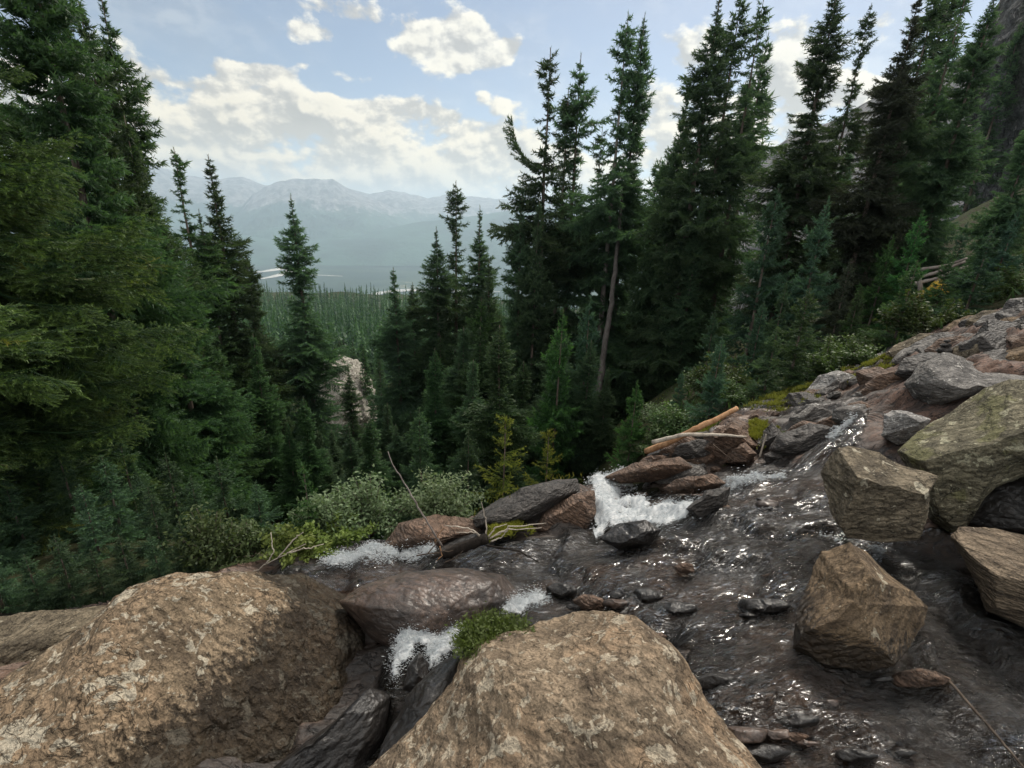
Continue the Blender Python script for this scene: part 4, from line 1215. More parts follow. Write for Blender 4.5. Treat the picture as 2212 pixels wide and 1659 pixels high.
# understorey of the hollow below the lip
rs = np.random.RandomState(41)
for i in range(78):
    u = rs.uniform(380, 1330); y = rs.uniform(11, 40)
    v = rs.uniform(800, 960) if u < 870 else rs.uniform(700, 930)
    if y > 30: v -= 40
    if 660 < u < 825: v = rs.uniform(900, 1000); y = rs.uniform(11, 20)
    if i >= 70: u, v, y = (rs.uniform(-150, 330), rs.uniform(1060, 1180), rs.uniform(4.6, 8.5))
    tree('spruce_tree', 'young green spruce filling the hollow below the rock lip', u, v, y, ('dense', 'spire')[i % 2], i % 3, 'needles' if i % 3 else 'needles_far', 'bark', rs.uniform(1.0, 1.5), group='young spruces in the hollow below the lip')
for s, y, h in [(-1.02, 4.4, 1.3), (-.86, 4.5, 1.2), (-1.3, 4.3, 1.4), (-.75, 4.9, 1.4), (-1.05, 5.2, 1.9), (-.6, 5.6, 1.5), (-1.4, 5.2, 2.0), (-.95, 5.0, 1.7), (-.80, 5.6, 1.9), (-1.12, 6.0, 2.4), (-.68, 6.4, 2.2), (-1.2, 4.7, 1.5), (-.9, 6.8, 2.6)]:
    tree('spruce_tree', 'bushy dark young spruce under the near spruce behind the left boulder', 0, 0, 0, 'fir', 0 if y < 6 else 1, 'needles', 'bark', 1.2, group='young spruces behind the left boulder', base=(s * y, y, float(ground(s * y, y)) - .2), height=h * .75)
for u, v, h in [(-40, 1318, 1.2), (45, 1312, 1.0), (120, 1305, 1.25), (190, 1296, .95), (255, 1288, 1.15), (320, 1270, 1.0), (385, 1252, 1.1)]:
    b_ = hit(u, v)
    tree('spruce_tree', 'bushy dark young spruce under the near spruce behind the left boulder', 0, 0, 0, 'fir', int(u) % 2, 'needles', 'bark', 1.35, group='young spruces behind the left boulder', base=(b_[0], b_[1] + .15, float(ground(b_[0], b_[1] + .15)) - .15), height=h * .6)
# fill of the forest wall behind the named trees
rs = np.random.RandomState(9)
for i in range(34):
    s = rs.uniform(.10, 1.35); y = rs.uniform(28, 60)
    h = rs.uniform(12, 19)
    x = s * y
    tree('spruce_tree', 'spruce lost in the dark forest behind the right hand tree wall', 0, 0, 0, 'far', i % 4, 'needles', 'bark', rs.uniform(.9, 1.2), group='spruces behind the right tree wall',
         base=(x, y, float(ground(x, y)) - .3), height=h)
for i in range(16):
    s = rs.uniform(-1.35, -.62); y = rs.uniform(17, 50)
    h = rs.uniform(12, 18)
    x = s * y
    tree('spruce_tree', 'spruce lost in the dark forest behind the left hand trees', 0, 0, 0, 'far', i % 4, 'needles', 'bark', rs.uniform(.9, 1.2), group='spruces behind the left trees',
         base=(x, y, float(ground(x, y)) - .3), height=h)
# the green slope in the middle distance: the nearer trees one by one
n_s = 0
while n_s < 118:
    y = math.exp(rs.uniform(math.log(48), math.log(210))); s = rs.uniform(-.72, .16)
    x = s * y
    hh = rs.uniform(11, 19) + (4 if y < 90 else 0)
    zg = float(ground(x, y)) - .3
    tu, tv_ = pix(np.array([[x, y, zg + hh]]))
    if tv_[0] < 655 + 95 * (1 - math.log(y / 48) / math.log(210 / 48)): continue
    n_s += 1
    i = n_s
    tree('spruce_tree', 'slim green spruce on the forested slope far below', 0, 0, 0, 'far', i % 4, 'needles_far', 'bark', rs.uniform(.8, 1.1), group='spruces on the slope far below',
         base=(x, y, zg), height=hh)


# farther on it reads as one mass
def far_tree_arrays(seed):
    rs = np.random.RandomState(seed)
    A = Acc()
    for k in range(70):
        f = (k + rs.uniform(0, 1)) / 70
        z = 1 - f; r_ = .135 * f ** .75 * rs.uniform(.6, 1.2) + .006
        a = rs.uniform(0, 6.28); w_ = rs.uniform(.3, .6)
        p0 = np.array([[0, 0, z + .02], [r_ * math.cos(a - w_), r_ * math.sin(a - w_), z - .045], [r_ * math.cos(a + w_), r_ * math.sin(a + w_), z - .03]])
        A.add(p0, np.array([[0, 1, 2]]), np.array([0, .9, .9]))
    return A.get()


FT = [far_tree_arrays(s) for s in range(5)]
A = Acc()
n_far = 0
ys = np.exp(rs.uniform(math.log(150), math.log(560), 8000)); ss = rs.uniform(-1.0, .4, 8000)
zs_ = ground(ss * ys, ys)
for i in range(8000):
    V, F, T = FT[i % 5]
    h = rs.uniform(9, 24) * (.75 if rs.rand() < .4 else 1); a = rs.uniform(0, 6.28); k_ = h * rs.uniform(.8, 1.25)
    X = V * (k_, k_, h)
    X = np.stack([X[:, 0] * math.cos(a) - X[:, 1] * math.sin(a) + ss[i] * ys[i], X[:, 0] * math.sin(a) + X[:, 1] * math.cos(a) + ys[i], X[:, 2] + zs_[i] - .3], 1)
    A.add(X, F, T * .7 + rs.uniform(-.5, .35))
V, F, T = A.get()
tag(mesh_obj('distant_forest', V, F, MT['needles_far'], None, False, T), 'distant spruce forest running to the edge of the valley', None, None, 'stuff')


# ------------------------------------------------------------------ shrubs, grass, moss
def leaf_cloud(rs, n, P, N_, size, asp=.5):
    """small rhombic leaves at P, roughly facing N_"""
    k = len(P)
    d = N_ + rs.normal(0, .7, (k, 3)); d /= np.linalg.norm(d, axis=1)[:, None]
    t = rs.normal(size=(k, 3)); t -= (t * d).sum(1)[:, None] * d; t /= np.linalg.norm(t, axis=1)[:, None]
    b = np.cross(d, t)
    L_ = size * rs.uniform(.6, 1.3, k)[:, None]
    V = np.stack([P - t * L_ * .5, P + b * L_ * asp * .5, P + t * L_ * .5, P - b * L_ * asp * .5], 1).reshape(-1, 3)
    i = np.arange(k)[:, None] * 4
    F = np.concatenate([i + [0, 1, 2], i + [0, 2, 3]])
    return V, F


def shrub(name, label, u, v, w_, h, y=None, n_stem=26, leaves=90, size=.035, mat='willow', seed=0, group=None, mesh=None, flat=.6, cat='shrub'):
    rs = np.random.RandomState(seed)
    if y is None: b = hit(u, v)
    else:
        P = at(u, v, y); b = np.array([P[0], P[1], min(P[2], float(ground(P[0], P[1])) + .1)])
    o = empty(name, b)
    tag(o, label, cat, group)
    St, Lf = Acc(), Acc()
    for i in range(n_stem):
        a = rs.uniform(0, 6.28); rr = w_ / 2 * math.sqrt(rs.uniform(.02, 1))
        hh = h * (1 - .55 * (rr / (w_ / 2)) ** 2) * rs.uniform(.65, 1.1)
        t = np.linspace(0, 1, 7)[:, None]
        e = np.array([rr * math.cos(a), rr * math.sin(a) * flat, hh])
        pts = e * t + np.array([0, 0, .18 * h]) * (t * (1 - t)) + np.cumsum(rs.normal(0, .015 * h, (7, 3)), 0) * t
        V, F = tube(pts, np.linspace(.008, .002, 7) * h / .8, 4)
        St.add(V, F)
        k = leaves
        tt = rs.uniform(.3, 1.02, k)
        P = np.stack([np.interp(tt, t[:, 0], pts[:, j]) for j in range(3)], 1) + rs.normal(0, .075 * h, (k, 3)) * [1, 1, .8]
        V, F = leaf_cloud(rs, k, P, np.array([[.15, -.2, .8]]), size)
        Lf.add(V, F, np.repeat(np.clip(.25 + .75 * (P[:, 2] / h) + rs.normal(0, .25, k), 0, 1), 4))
    V, F, T = St.get(); mesh_obj('stem', V, F, MT['bark'], o)
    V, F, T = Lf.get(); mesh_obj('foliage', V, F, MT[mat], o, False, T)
    return o


shrub('willow_bush', 'grey green willow bush right of the long bare stick', 945, 1108, 1.05, .62, 4.4, 34, 120, .042, 'willow', 1)
shrub('willow_bush', 'broad grey green willow bush left of the long bare stick', 800, 1150, 1.25, .66, 4.3, 40, 130, .042, 'willow', 2)
shrub('willow_bush', 'low willow bush beside the green sapling', 705, 1165, .8, .5, 4.1, 26, 110, .04, 'willow', 3)
shrub('willow_bush', 'dark leaved bush behind the left boulder top', 470, 1225, .85, .6, 3.7, 28, 110, .04, 'shrub', 4)
shrub('willow_bush', 'thin dark bush left of the bleached twig', 545, 1205, .6, .48, 3.8, 20, 100, .038, 'shrub', 5)
shrub('low_fir_bush', 'yellow green creeping fir bush above the white spray', 700, 1190, 1.15, .34, 3.9, 30, 130, .045, 'creeping', 6)
shrub('low_fir_bush', 'yellow green creeping bush at the foot of the left sapling', 630, 1205, .8, .30, 3.7, 24, 130, .045, 'creeping', 7)

# shrubs on the right hand slope: one mesh pair copied
proto = None
rs = np.random.RandomState(15)
SLOPE = [(1480, 940), (1530, 905), (1590, 870), (1650, 850), (1440, 960), (1400, 975), (1700, 820), (1760, 790), (1820, 775), (1880, 745), (1950, 715), (2010, 700), (2070, 680), (2130, 660), (2190, 640), (1560, 850), (1620, 810), (1690, 775), (1760, 740),
         (1840, 700), (1920, 665), (1990, 650), (2090, 600), (2160, 570), (2200, 600), (1350, 960), (1310, 985), (1380, 930), (1460, 890), (1520, 850), (1800, 735), (2040, 640), (1880, 700), (1730, 800), (1420, 920), (1970, 690), (2120, 630), (2220, 570), (1700, 845), (1780, 812), (1850, 785), (1930, 742), (2000, 725), (2080, 692), (2160, 655), (2210, 640), (1950, 640), (2050, 615), (2150, 600), (1890, 755)]
for i, (u, v) in enumerate(SLOPE):
    h_ = hit(u, v)
    if i % 5 in (1, 3):
        tree('fir_tree', 'small dark fir poking out of the shrubs on the right bank', 0, 0, 0, 'fir', i % 2, ('needles', 'needles_teal', 'needles_green')[i % 3], 'bark', rs.uniform(.9, 1.3), group='small firs among the shrubs on the right bank',
             base=(h_[0], h_[1], h_[2] - .1), height=rs.uniform(1.0, 2.3))
        continue
    lab = 'low leafy shrub on the bank above the red brown ledges'
    if proto is None:
        proto = shrub('slope_shrub', lab, u, v, 1.5, .75, h_[1], 30, 100, .07, 'shrub', 8, 'low shrubs on the right bank')
        q = proto
    else:
        q = proto.copy(); col.objects.link(q)
        for c in proto.children:
            d = c.copy(); col.objects.link(d); d.parent = q
    q.location = h_ - np.array([0, 0, .05])
    k = rs.uniform(.55, 1.15)
    q.scale = (k * rs.uniform(.9, 1.3), k, k * rs.uniform(.7, 1.1)); q.rotation_euler = (0, 0, rs.uniform(0, 6.28))


def blades(name, label, polys, n, ln, w_, mat, seed, jit=.02, spread=.5, kind='stuff', lift=0.0, cat=None):
    rs = np.random.RandomState(seed)
    A = Acc()
    for poly in polys:
        p = np.asarray(poly, float)
        k = 0
        H = np.array([hit(u, v) for u, v in p])
        x0, x1, y0, y1 = H[:, 0].min(), H[:, 0].max(), H[:, 1].min(), H[:, 1].max()
        ex, ey = .12 * (x1 - x0) + .05, .12 * (y1 - y0) + .05
        X = rs.uniform(x0 - ex, x1 + ex, n * 4); Y = rs.uniform(y0 - ey, y1 + ey, n * 4)
        Z = ground(X, Y)
        u, v = pix(np.stack([X, Y, Z], 1))
        cl = fbm(np.stack([X, Y, 0 * X], 1) * 5 + seed, 4, .6) * 70
        m = poly_dist(u + rs.normal(0, 5, len(u)), v + rs.normal(0, 4, len(u)), p) + cl > 2
        P = np.stack([X, Y, Z + bed_noise(X, Y) + lift], 1)[m][:n]
        D = np.tile([[0, 0, 1.0]], (len(P), 1)) + rs.normal(0, spread, (len(P), 3)); D[:, 2] = np.abs(D[:, 2]) + .2
        D /= np.linalg.norm(D, axis=1)[:, None]
        V, F = needles(P, D, ln, w_, rs, .4)
        A.add(V, F, np.tile([0, 0, 1.0], len(P)))
    V, F, T = A.get()
    return tag(mesh_obj(name, V, F, MT[mat], None, False, T), label, cat, None, kind)


blades('moss', 'yellow green moss and low plants on the rim of the rock slabs', [[(940, 1120), (980, 1085), (1060, 1050), (1150, 1035), (1245, 1025), (1240, 1040), (1130, 1062), (1060, 1085), (1020, 1115), (960, 1140)],
       [(850, 1118), (960, 1095), (1010, 1100), (960, 1130), (860, 1145)]], 11000, .06, .014, 'moss', 1, .02, .6, 'stuff', .10)
blades('moss', 'patches of yellow green moss among the red ledges and boulders', [[(1600, 960), (1620, 925), (1650, 920), (1640, 965), (1610, 975)], [(1640, 880), (1700, 850), (1745, 835), (1740, 865), (1680, 890)], [(1070, 1165), (1085, 1140), (1130, 1150), (1120, 1172)],
       [(1460, 955), (1500, 935), (1530, 930), (1500, 960)], [(1840, 815), (1880, 790), (1900, 795), (1870, 820)]], 3500, .05, .014, 'moss', 2, .02, .6, 'stuff', .08)
blades('undergrowth', 'ground cover of small green plants on the forest slope', [[(1300, 990), (1400, 960), (1500, 915), (1600, 865), (1750, 815), (1900, 745), (2050, 690), (2250, 630), (2250, 480), (2050, 560), (1900, 620), (1750, 690), (1600, 760), (1450, 830), (1320, 900)]], 90000, .20, .05, 'shrub', 3, .02, .9)


def tuft(label, u, v, y, n, ln, seed, rad):
    rs = np.random.RandomState(seed)
    C = at(u, v, y)
    A = Acc()
    a = rs.uniform(0, 6.28, n); r_ = rad * np.sqrt(rs.uniform(0, 1, n))
    P = C + np.stack([r_ * np.cos(a), r_ * np.sin(a) * .7, -.02 + 0 * a], 1)
    D = np.stack([np.cos(a) * r_ / rad * .9, np.sin(a) * r_ / rad * .9, np.full(n, .55)], 1) + rs.normal(0, .45, (n, 3))
    D /= np.linalg.norm(D, axis=1)[:, None]
    V, F = needles(P, D, ln, .0045, rs, .3)
    A.add(V, F, np.tile([0, 0, 1.0], n))
    Pl = P[: n // 3] + D[: n // 3] * ln * .6
    Pl = np.repeat(Pl, 2, 0) + rs.normal(0, .02, (len(Pl) * 2, 3))
    V, F = leaf_cloud(rs, len(Pl), Pl, np.array([[0, -.3, .8]]), .022)
    A.add(V, F, np.full(len(V), .8))
    V, F, T = A.get()
    o = mesh_obj('grass_tuft', V - C, F, MT['grass'], None, False, T, C)
    return tag(o, label, 'grass tuft')


tuft('bright green grass tuft growing on the left shoulder of the central boulder', 1068, 1378, 1.78, 2300, .085, 4, .15)


# ------------------------------------------------------------------ logs, sticks, driftwood
def stick(name, label, pts, r0, r1, mat, cat='stick', seed=0, seg=7, parent=None, wob=.01, group=None):
    """pts: (u, v, y) stations in the photograph, made into one tapered limb"""
    P = np.array([at(u, v, y) for u, v, y in pts])
    rs = np.random.RandomState(seed)
    t = np.linspace(0, 1, len(P)); tt = np.linspace(0, 1, max(12, 5 * len(P)))
    Q = np.stack([np.interp(tt, t, P[:, k]) for k in range(3)], 1)
    Q += rs.normal(0, wob * np.linalg.norm(P[-1] - P[0]) * .25, Q.shape) * np.sin(tt * np.pi)[:, None]
    V, F = tube(Q, np.linspace(r0, r1, len(tt)) * (1 + rs.normal(0, .06, len(tt))), seg)
    c = P[0] if parent is None else np.zeros(3)
    o = mesh_obj(name, V - (P[0] if parent is None else np.array(parent.location)), F, MT[mat], parent, True, None, P[0] if parent is None else None)
    if parent is None: tag(o, label, cat, group)
    return o


stick('fallen_log', 'orange stripped log propped across the red brown slab', [(1395, 975, 5.6), (1440, 958, 5.35), (1500, 928, 5.2), (1550, 905, 5.2), (1592, 882, 5.3)], .04, .03, 'orange_wood', 'log', 1)
stick('fallen_log', 'thin grey pole lying just below the orange log', [(1410, 955, 5.2), (1480, 938, 4.95), (1560, 940, 4.9), (1612, 944, 4.9)], .028, .012, 'dead', 'log', 2)
stick('fallen_log', 'blackened wet log jammed across the stream beside the bushes', [(935, 1210, 3.45), (985, 1188, 3.4), (1052, 1163, 3.4)], .035, .05, 'black_wood', 'log', 3)
stk = stick('dead_branch', 'long bare dead branch rising from the black log', [(955, 1180, 3.5), (930, 1140, 3.5), (900, 1090, 3.55), (872, 1040, 3.6), (848, 1005, 3.6), (838, 975, 3.65)], .010, .003, 'bark_grey', 'branch', 4, 5)
RT = empty('driftwood', at(1060, 1160, 3.45)); tag(RT, 'tangle of bleached roots on top of the black log', 'driftwood')
for k, pts in enumerate([[(1055, 1165, 3.42), (1100, 1140, 3.4), (1180, 1130, 3.4)], [(1060, 1162, 3.42), (1095, 1145, 3.4), (1170, 1140, 3.4)], [(1050, 1160, 3.44), (1050, 1120, 3.5), (1040, 1085, 3.5)], [(1050, 1165, 3.42), (1010, 1140, 3.45), (960, 1135, 3.5)],
                         [(1060, 1170, 3.4), (1085, 1160, 3.4), (1100, 1140, 3.4)], [(1040, 1170, 3.42), (1030, 1150, 3.4), (985, 1150, 3.45)], [(1055, 1160, 3.42), (1070, 1140, 3.45), (1095, 1132, 3.5)]]):
    stick('root', None, pts, .008, .003, 'dead', seed=10 + k, seg=5, parent=RT, wob=.05)
TW = empty('driftwood', at(960, 1190, 3.4)); tag(TW, 'reddish twigs caught in front of the black log', 'driftwood')
for k, pts in enumerate([[(900, 1200, 3.4), (950, 1195, 3.38), (1020, 1180, 3.38)], [(950, 1180, 3.4), (955, 1200, 3.38), (940, 1215, 3.38)], [(960, 1215, 3.35), (985, 1205, 3.35), (1000, 1190, 3.35)], [(940, 1170, 3.5), (950, 1150, 3.5), (960, 1140, 3.5)], [(925, 1195, 3.4), (945, 1170, 3.45), (980, 1160, 3.45)]]):
    stick('twig', None, pts, .006, .003, 'orange_wood' if k % 2 else 'brown_wood', seed=30 + k, seg=5, parent=TW, wob=.05)
stick('dead_branch', 'thin dark branch trailing over the wet slab from the black log', [(1050, 1178, 3.35), (1120, 1190, 3.2), (1165, 1215, 3.05)], .009, .004, 'black_wood', 'branch', 5, 5)
DB = empty('dead_branch', at(530, 1240, 3.0)); tag(DB, 'bleached forked twig leaning out over the left boulder', 'branch')
for k, pts in enumerate([[(530, 1248, 3.0), (580, 1215, 3.0), (660, 1175, 3.05)], [(575, 1218, 3.0), (590, 1195, 3.0), (585, 1150, 3.05)], [(600, 1205, 3.0), (640, 1160, 3.05), (655, 1150, 3.05)], [(620, 1195, 3.02), (660, 1185, 3.0), (700, 1175, 3.05)]]):
    stick('twig', None, pts, .006, .0025, 'dead', seed=50 + k, seg=5, parent=DB, wob=.05)
stick('dead_branch', 'thin mossy stick lying under water at the lower right', [(2050, 1470, 1.62), (2110, 1540, 1.5), (2180, 1620, 1.38), (2230, 1680, 1.3)], .007, .004, 'brown_wood', 'stick', 6, 5)
stick('dead_branch', 'short pale stick standing against the dark wedge rock', [(1640, 990, 4.85), (1652, 950, 4.9), (1655, 938, 4.9)], .012, .006, 'dead', 'stick', 7, 5)
stick('dead_branch', 'curved twig beside the dark wedge rock', [(1540, 960, 4.8), (1570, 985, 4.75), (1590, 1000, 4.75)], .008, .004, 'brown_wood', 'stick', 8, 5)
for k, pts in enumerate([[(1960, 605, 13.5), (2020, 590, 13.5), (2085, 565, 13.6)], [(1955, 618, 13.2), (2010, 605, 13.2), (2070, 590, 13.2)], [(1970, 585, 14), (2040, 575, 14), (2090, 558, 14)], [(1990, 640, 12.6), (1985, 600, 12.8), (1970, 590, 12.8)], [(2030, 600, 13.2), (2080, 580, 13.2), (2130, 570, 13.2)]]):
    lab = ['long grey fallen pole highest on the slope left of the cliff foot', 'lower parallel grey pole beside the yellow lichen rock', 'shadowed fallen pole behind the other slope poles', 'short broken pole left of the yellow lichen rock', 'grey pole running right from the yellow lichen rock'][k]
    stick('fallen_log', lab, pts, .06, .035, 'bark_grey', 'log', 60 + k, group='fallen poles on the slope')
# dead snag with drooping bare twigs
gb = hit(1335, 868)
SN = empty('dead_tree', (gb[0], gb[1], gb[2])); tag(SN, 'dead grey leafless tree with drooping twigs beside the leaning trunk', 'tree')
P0 = at(1345, 640, gb[1])
rs = np.random.RandomState(3)
tp = np.stack([np.linspace(gb[k], P0[k], 9) for k in range(3)], 1) - gb
V, F = tube(tp, np.linspace(.06, .015, 9), 6)
mesh_obj('trunk', V, F, MT['bark_grey'], SN)
Tw = Acc()
for k in range(70):
    t = rs.uniform(.12, 1); b = tp[0] + (tp[-1] - tp[0]) * t
    a = rs.uniform(0, 6.28); L_ = rs.uniform(.35, 1.0) * (1.15 - t * .6)
    q = np.linspace(0, 1, 6)[:, None]
    e = np.array([math.cos(a), math.sin(a), 0]) * L_
    pts = b + e * q + np.array([0, 0, -.9 * L_]) * q ** 2 + np.cumsum(rs.normal(0, .02, (6, 3)), 0) * q
    V, F = tube(pts, np.linspace(.014, .005, 6), 4); Tw.add(V, F)
    for _ in range(3):
        j = rs.randint(2, 5); d_ = rs.normal(0, .2, 3); d_[2] -= .2
        V, F = tube(np.stack([pts[j], pts[j] + d_ * .6, pts[j] + d_ + [0, 0, -.1]]), [.007, .005, .003], 3); Tw.add(V, F)
V, F, T = Tw.get(); mesh_obj('branches', V, F, MT['dead'], SN)
stick('leaning_trunk', 'dull leaning dead trunk under the twin spruces', [(1288, 868, 20), (1300, 800, 20.6), (1314, 700, 21.6), (1327, 600, 22.8), (1337, 500, 24.2), (1343, 420, 25.2)], .16, .07, 'bark_dull', 'trunk', 70, 9)


# ------------------------------------------------------------------ cliff, ridge, valley, mountains
def range_mesh(name, label, prof, D, front, base, mat, back=1.35, naz=420, nd=110, rough=1.0, seed=0, pw=1.25):
    """a mountain range: skyline given in the photograph, placed at distance D"""
    p = np.asarray(prof, float)
    d = ray(p[:, 0], p[:, 1])
    azs = np.arctan2(d[:, 0], d[:, 1]); ks = d[:, 2] / np.hypot(d[:, 0], d[:, 1])
    o = np.argsort(azs)
    az_ = np.linspace(azs.min(), azs.max(), naz)
    k = np.interp(az_, azs[o], ks[o])
    tt = np.concatenate([np.linspace(0, 1, nd), np.linspace(1, 2, 24)[1:]])
    Az, Tt = np.meshgrid(az_, tt)
    Kk = np.broadcast_to(k, Az.shape)
    rr = np.where(Tt <= 1, front + (D - front) * Tt, D + (Tt - 1) * D * (back - 1))
    top = Kk * D
    q = np.where(Tt <= 1, Tt ** pw, 1 - (Tt - 1))
    z = base + (top - base) * q
    X, Y = rr * np.sin(Az), rr * np.cos(Az)
    P = np.stack([X.ravel(), Y.ravel(), np.zeros(X.size)], 1) / D
    nz = fbm(P * 9 + seed, 6, .55, ridged=True).reshape(X.shape) + .6 * fbm(P * 3 + seed, 4).reshape(X.shape)
    env = np.clip(Tt * 3, 0, 1) * np.clip((1.0 - Tt) * 3.0, 0, 1)
    z = z + nz * env * (top - base) * .22 * rough
    sk = fbm(np.stack([Az.ravel() * 60, 0 * Az.ravel(), 0 * Az.ravel() + seed], 1), 4).reshape(X.shape)
    z = z + np.where(Tt > .8, sk * D * .0022 * rough, 0)
    V = np.stack([X, Y, z], -1).reshape(-1, 3)
    nx, ny = len(az_), len(tt)
    i = np.arange(ny - 1)[:, None] * nx + np.arange(nx - 1)[None]
    Q = np.stack([i, i + 1, i + nx + 1, i + nx], -1).reshape(-1, 4)
    return tag(mesh_obj(name, V, Q, mat), label, None, None, 'structure')


def mountain_mat(name, treeline, rock=(.24, .225, .215), forest=(.025, .05, .035), sc_=.0012, scree=(.40, .38, .36)):
    m, n, out = mat_new(name)
    pos = n.new('ShaderNodeNewGeometry').outputs['Position']
    sp = n.new('ShaderNodeSeparateXYZ'); n.link(pos, sp.inputs[0])
    a = n.noise(pos, sc_, 8, .65); b = n.noise(n.mapping(pos, (1, 1, .25)), sc_ * 7, 7, .7, .4)
    zz = n.math('ADD', sp.outputs[2], n.math('MULTIPLY', n.math('SUBTRACT', a, .5), 700))
    zz = n.math('ADD', zz, n.math('MULTIPLY', n.math('SUBTRACT', b, .5), 500))
    rk = n.mix(n.step(b, .42, .58), tuple(x * .35 for x in rock), rock)
    rk = n.mix(n.step(b, .60, .70), rk, scree)
    c = n.mix(n.step(zz, treeline - 60, treeline + 60), n.mix(n.step(a, .4, .6), forest, tuple(x * 1.9 for x in forest)), rk)
    p = principled(n, c, .95, .1, n.bump(b, .5, 60))
    n.link(p.outputs[0], out.inputs[0])
    return m


MT['peak'] = mountain_mat('mountain_rock', 120)
MT['wooded_hill'] = mountain_mat('wooded_hill', 900)
MT['side_ridge'] = mountain_mat('side_ridge_rock', -4000, (.20, .19, .19), (.03, .05, .04), .01, (.30, .29, .28))
range_mesh('far_mountains', 'pale far mountain range on the horizon', [(-900, 420), (-400, 400), (200, 360), (330, 356), (400, 378), (470, 388), (520, 380), (570, 400), (760, 408), (800, 420), (835, 411), (875, 416), (925, 428), (965, 420), (1010, 424), (1060, 428), (1120, 432), (1250, 440), (1500, 450), (1800, 470), (2400, 500)], 11800, 8200, -540, MT['peak'], seed=3, rough=1.3)
range_mesh('mountain', 'flat topped hazy mountain across the valley', [(430, 560), (500, 470), (545, 420), (575, 402), (605, 391), (640, 385), (685, 387), (718, 387), (745, 402), (775, 418), (830, 440), (900, 470), (980, 520), (1060, 565)], 10200, 7200, -545, MT['peak'], seed=8, rough=1.3)
range_mesh('wooded_hills', 'hazy wooded foothills across the valley', [(-900, 520), (0, 500), (300, 490), (480, 500), (600, 520), (760, 510), (900, 480), (1000, 470), (1100, 455), (1200, 450), (1400, 470), (1800, 500), (2400, 540)], 7800, 6200, -548, MT['wooded_hill'], seed=14, rough=.5, pw=1.0)
range_mesh('side_ridge', 'grey rocky ridge behind the right hand trees', [(1480, 560), (1560, 450), (1640, 345), (1700, 300), (1800, 260), (1900, 205), (2000, 165), (2100, 110), (2250, 20), (2500, -100)], 900, 420, -150, MT['side_ridge'], seed=19, rough=.5, naz=260, nd=80)


def valley_mat():
    m, n, out = mat_new('valley_forest')
    pos = n.new('ShaderNodeNewGeometry').outputs['Position']
    a = n.noise(pos, .0016, 8, .62); b = n.noise(pos, .03, 6, .7)
    c = n.mix(n.step(a, .42, .62), (.022, .045, .032), (.055, .085, .05))
    c = n.mix(n.step(a, .64, .69), c, (.20, .20, .13))
    c = n.mix(n.step(b, .45, .62, .6, 0), c, (.012, .028, .02))
    p = principled(n, c, .95, .1, n.bump(b, .6, 8))
    n.link(p.outputs[0], out.inputs[0])
    return m


MT['valley'] = valley_mat()
# valley floor sheet from the edge of the forest ridge out past the mountains
Xs = np.concatenate([np.linspace(-26000, -6000, 20), np.linspace(-5800, 5800, 140), np.linspace(6000, 26000, 20)])
Ys = np.concatenate([np.linspace(500, 1500, 30), np.linspace(1550, 9000, 110), np.linspace(9400, 30000, 20)])
X, Y = np.meshgrid(Xs, Ys)
drop = np.clip((Y - 480) / 2400, 0, 1)
Z = -112 - 440 * (1 - (1 - drop) ** 1.7) + 22 * fbm(np.stack([X.ravel(), Y.ravel(), 0 * X.ravel()], 1) / 900, 4).reshape(X.shape)
nx = len(Xs); i = np.arange(len(Ys) - 1)[:, None] * nx + np.arange(nx - 1)[None]
tag(mesh_obj('valley_floor', np.stack([X, Y, Z], -1).reshape(-1, 3), np.stack([i, i + 1, i + nx + 1, i + nx], -1).reshape(-1, 4), MT['valley']), 'wide wooded valley floor far below', None, None, 'structure')


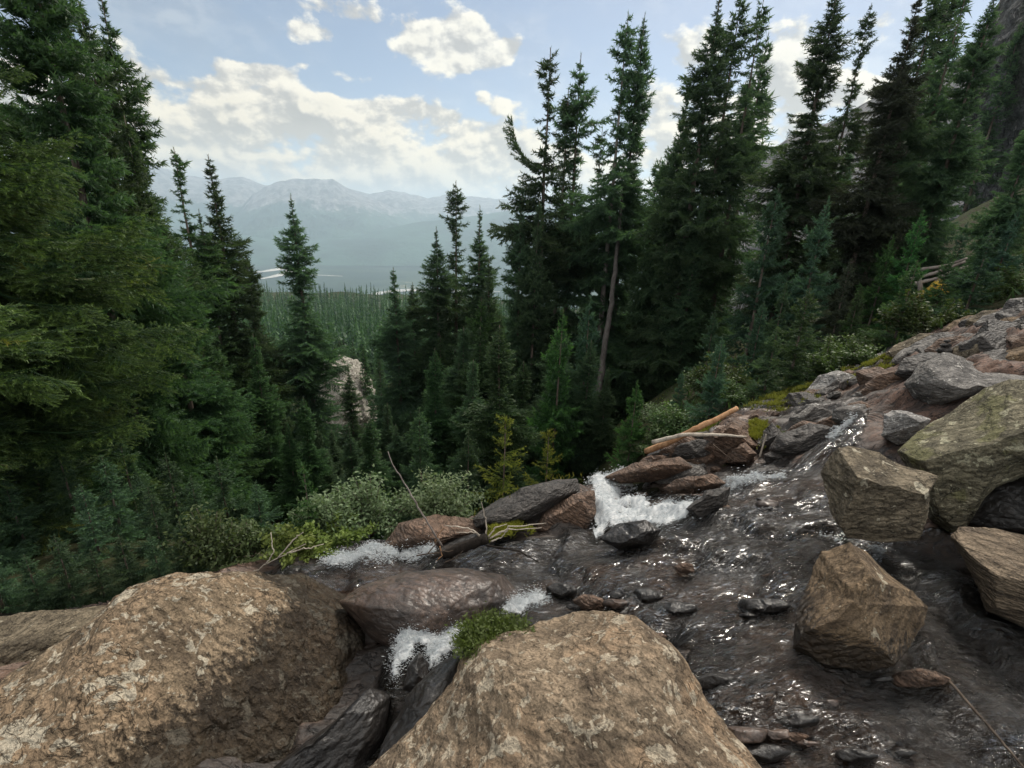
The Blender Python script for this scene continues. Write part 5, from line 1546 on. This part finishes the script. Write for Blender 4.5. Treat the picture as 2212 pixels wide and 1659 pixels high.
def valley_ribbon(name, label, pix_pts, widths, colr, rough):
    m, n, out = mat_new(name + '_surface')
    p = principled(n, n.mix(n.step(n.noise(n.new('ShaderNodeNewGeometry').outputs['Position'], .02, 6, .65), .4, .6), tuple(x * .6 for x in colr), colr), rough, .3)
    n.link(p.outputs[0], out.inputs[0])
    pts = []
    for (u, v) in pix_pts:
        d = ray(u, v); t = -545 / d[2]; pts.append(d * t)
    pts = np.array(pts)
    tt = np.linspace(0, 1, 90); t0 = np.linspace(0, 1, len(pts))
    Q = np.stack([np.interp(tt, t0, pts[:, k]) for k in range(3)], 1); wd = np.interp(tt, t0, widths)
    rs = np.random.RandomState(2)
    jag = 1 + .5 * fbm(np.stack([tt * 30, 0 * tt, 0 * tt], 1), 3)
    tg = np.gradient(Q, axis=0); nn = np.stack([-tg[:, 1], tg[:, 0], 0 * tg[:, 0]], 1); nn /= np.linalg.norm(nn, axis=1)[:, None]
    L_, R_ = Q + nn * (wd * jag)[:, None], Q - nn * (wd * jag)[:, None]
    V = np.stack([L_, R_], 1).reshape(-1, 3); i = np.arange(89)[:, None] * 2
    F = (i + [0, 1, 3, 2])
    # draped a few metres above the valley floor
    Zv = -112 - 440 + 22 * fbm(np.stack([V[:, 0], V[:, 1], 0 * V[:, 0]], 1) / 900, 4)
    V[:, 2] = Zv + 8
    return tag(mesh_obj(name, V, F, m), label, None, None, 'structure')


valley_ribbon('river', 'pale braided river bend on the valley floor', [(540, 588), (575, 584), (610, 580), (630, 576), (618, 590), (590, 598), (560, 602)], [15, 40, 80, 30, 60, 40, 15], (.62, .58, .5), .5)
valley_ribbon('river', 'distant pale strip of river near the middle clump', [(640, 592), (690, 594), (740, 596)], [12, 25, 10], (.55, .53, .47), .5)
valley_ribbon('gravel_flat', 'pale gravel flats beyond the forest ridge', [(790, 640), (830, 634), (880, 628), (940, 632), (1010, 628), (1080, 630)], [20, 45, 60, 30, 40, 15], (.5, .48, .45), .9)

# cliff on the right
pl = [(2085, 560), (2090, 300), (2095, 180), (2120, 70), (2160, 5), (2230, -80), (2420, -300), (2900, -300), (2900, 600), (2300, 640)]
boulder('cliff', 'dark grey cliff rising behind the trees at the right edge', pl, 46, 14, MT['cliff'], 7, 6, .05, 3, 95, .02, 'cliff', None, .85)

# ------------------------------------------------------------------ haze
m, n, out = mat_new('valley_haze')
pv = n.new('ShaderNodeVolumePrincipled')
pv.inputs['Color'].default_value = (.72, .87, 1.0, 1)
pv.inputs['Density'].default_value = 1.0e-4
pv.inputs['Anisotropy'].default_value = .35
n.link(pv.outputs[0], out.inputs['Volume'])
bx = np.array([[x, y, z] for x in (-27000, 27000) for y in (-3000, 31000) for z in (-900, 960)], float)
hz = mesh_obj('haze', bx, np.array([[0, 1, 3, 2], [4, 6, 7, 5], [0, 4, 5, 1], [2, 3, 7, 6], [0, 2, 6, 4], [1, 5, 7, 3]]), m, None, False)
tag(hz, 'pale blue air haze filling the valley', None, None, 'stuff')
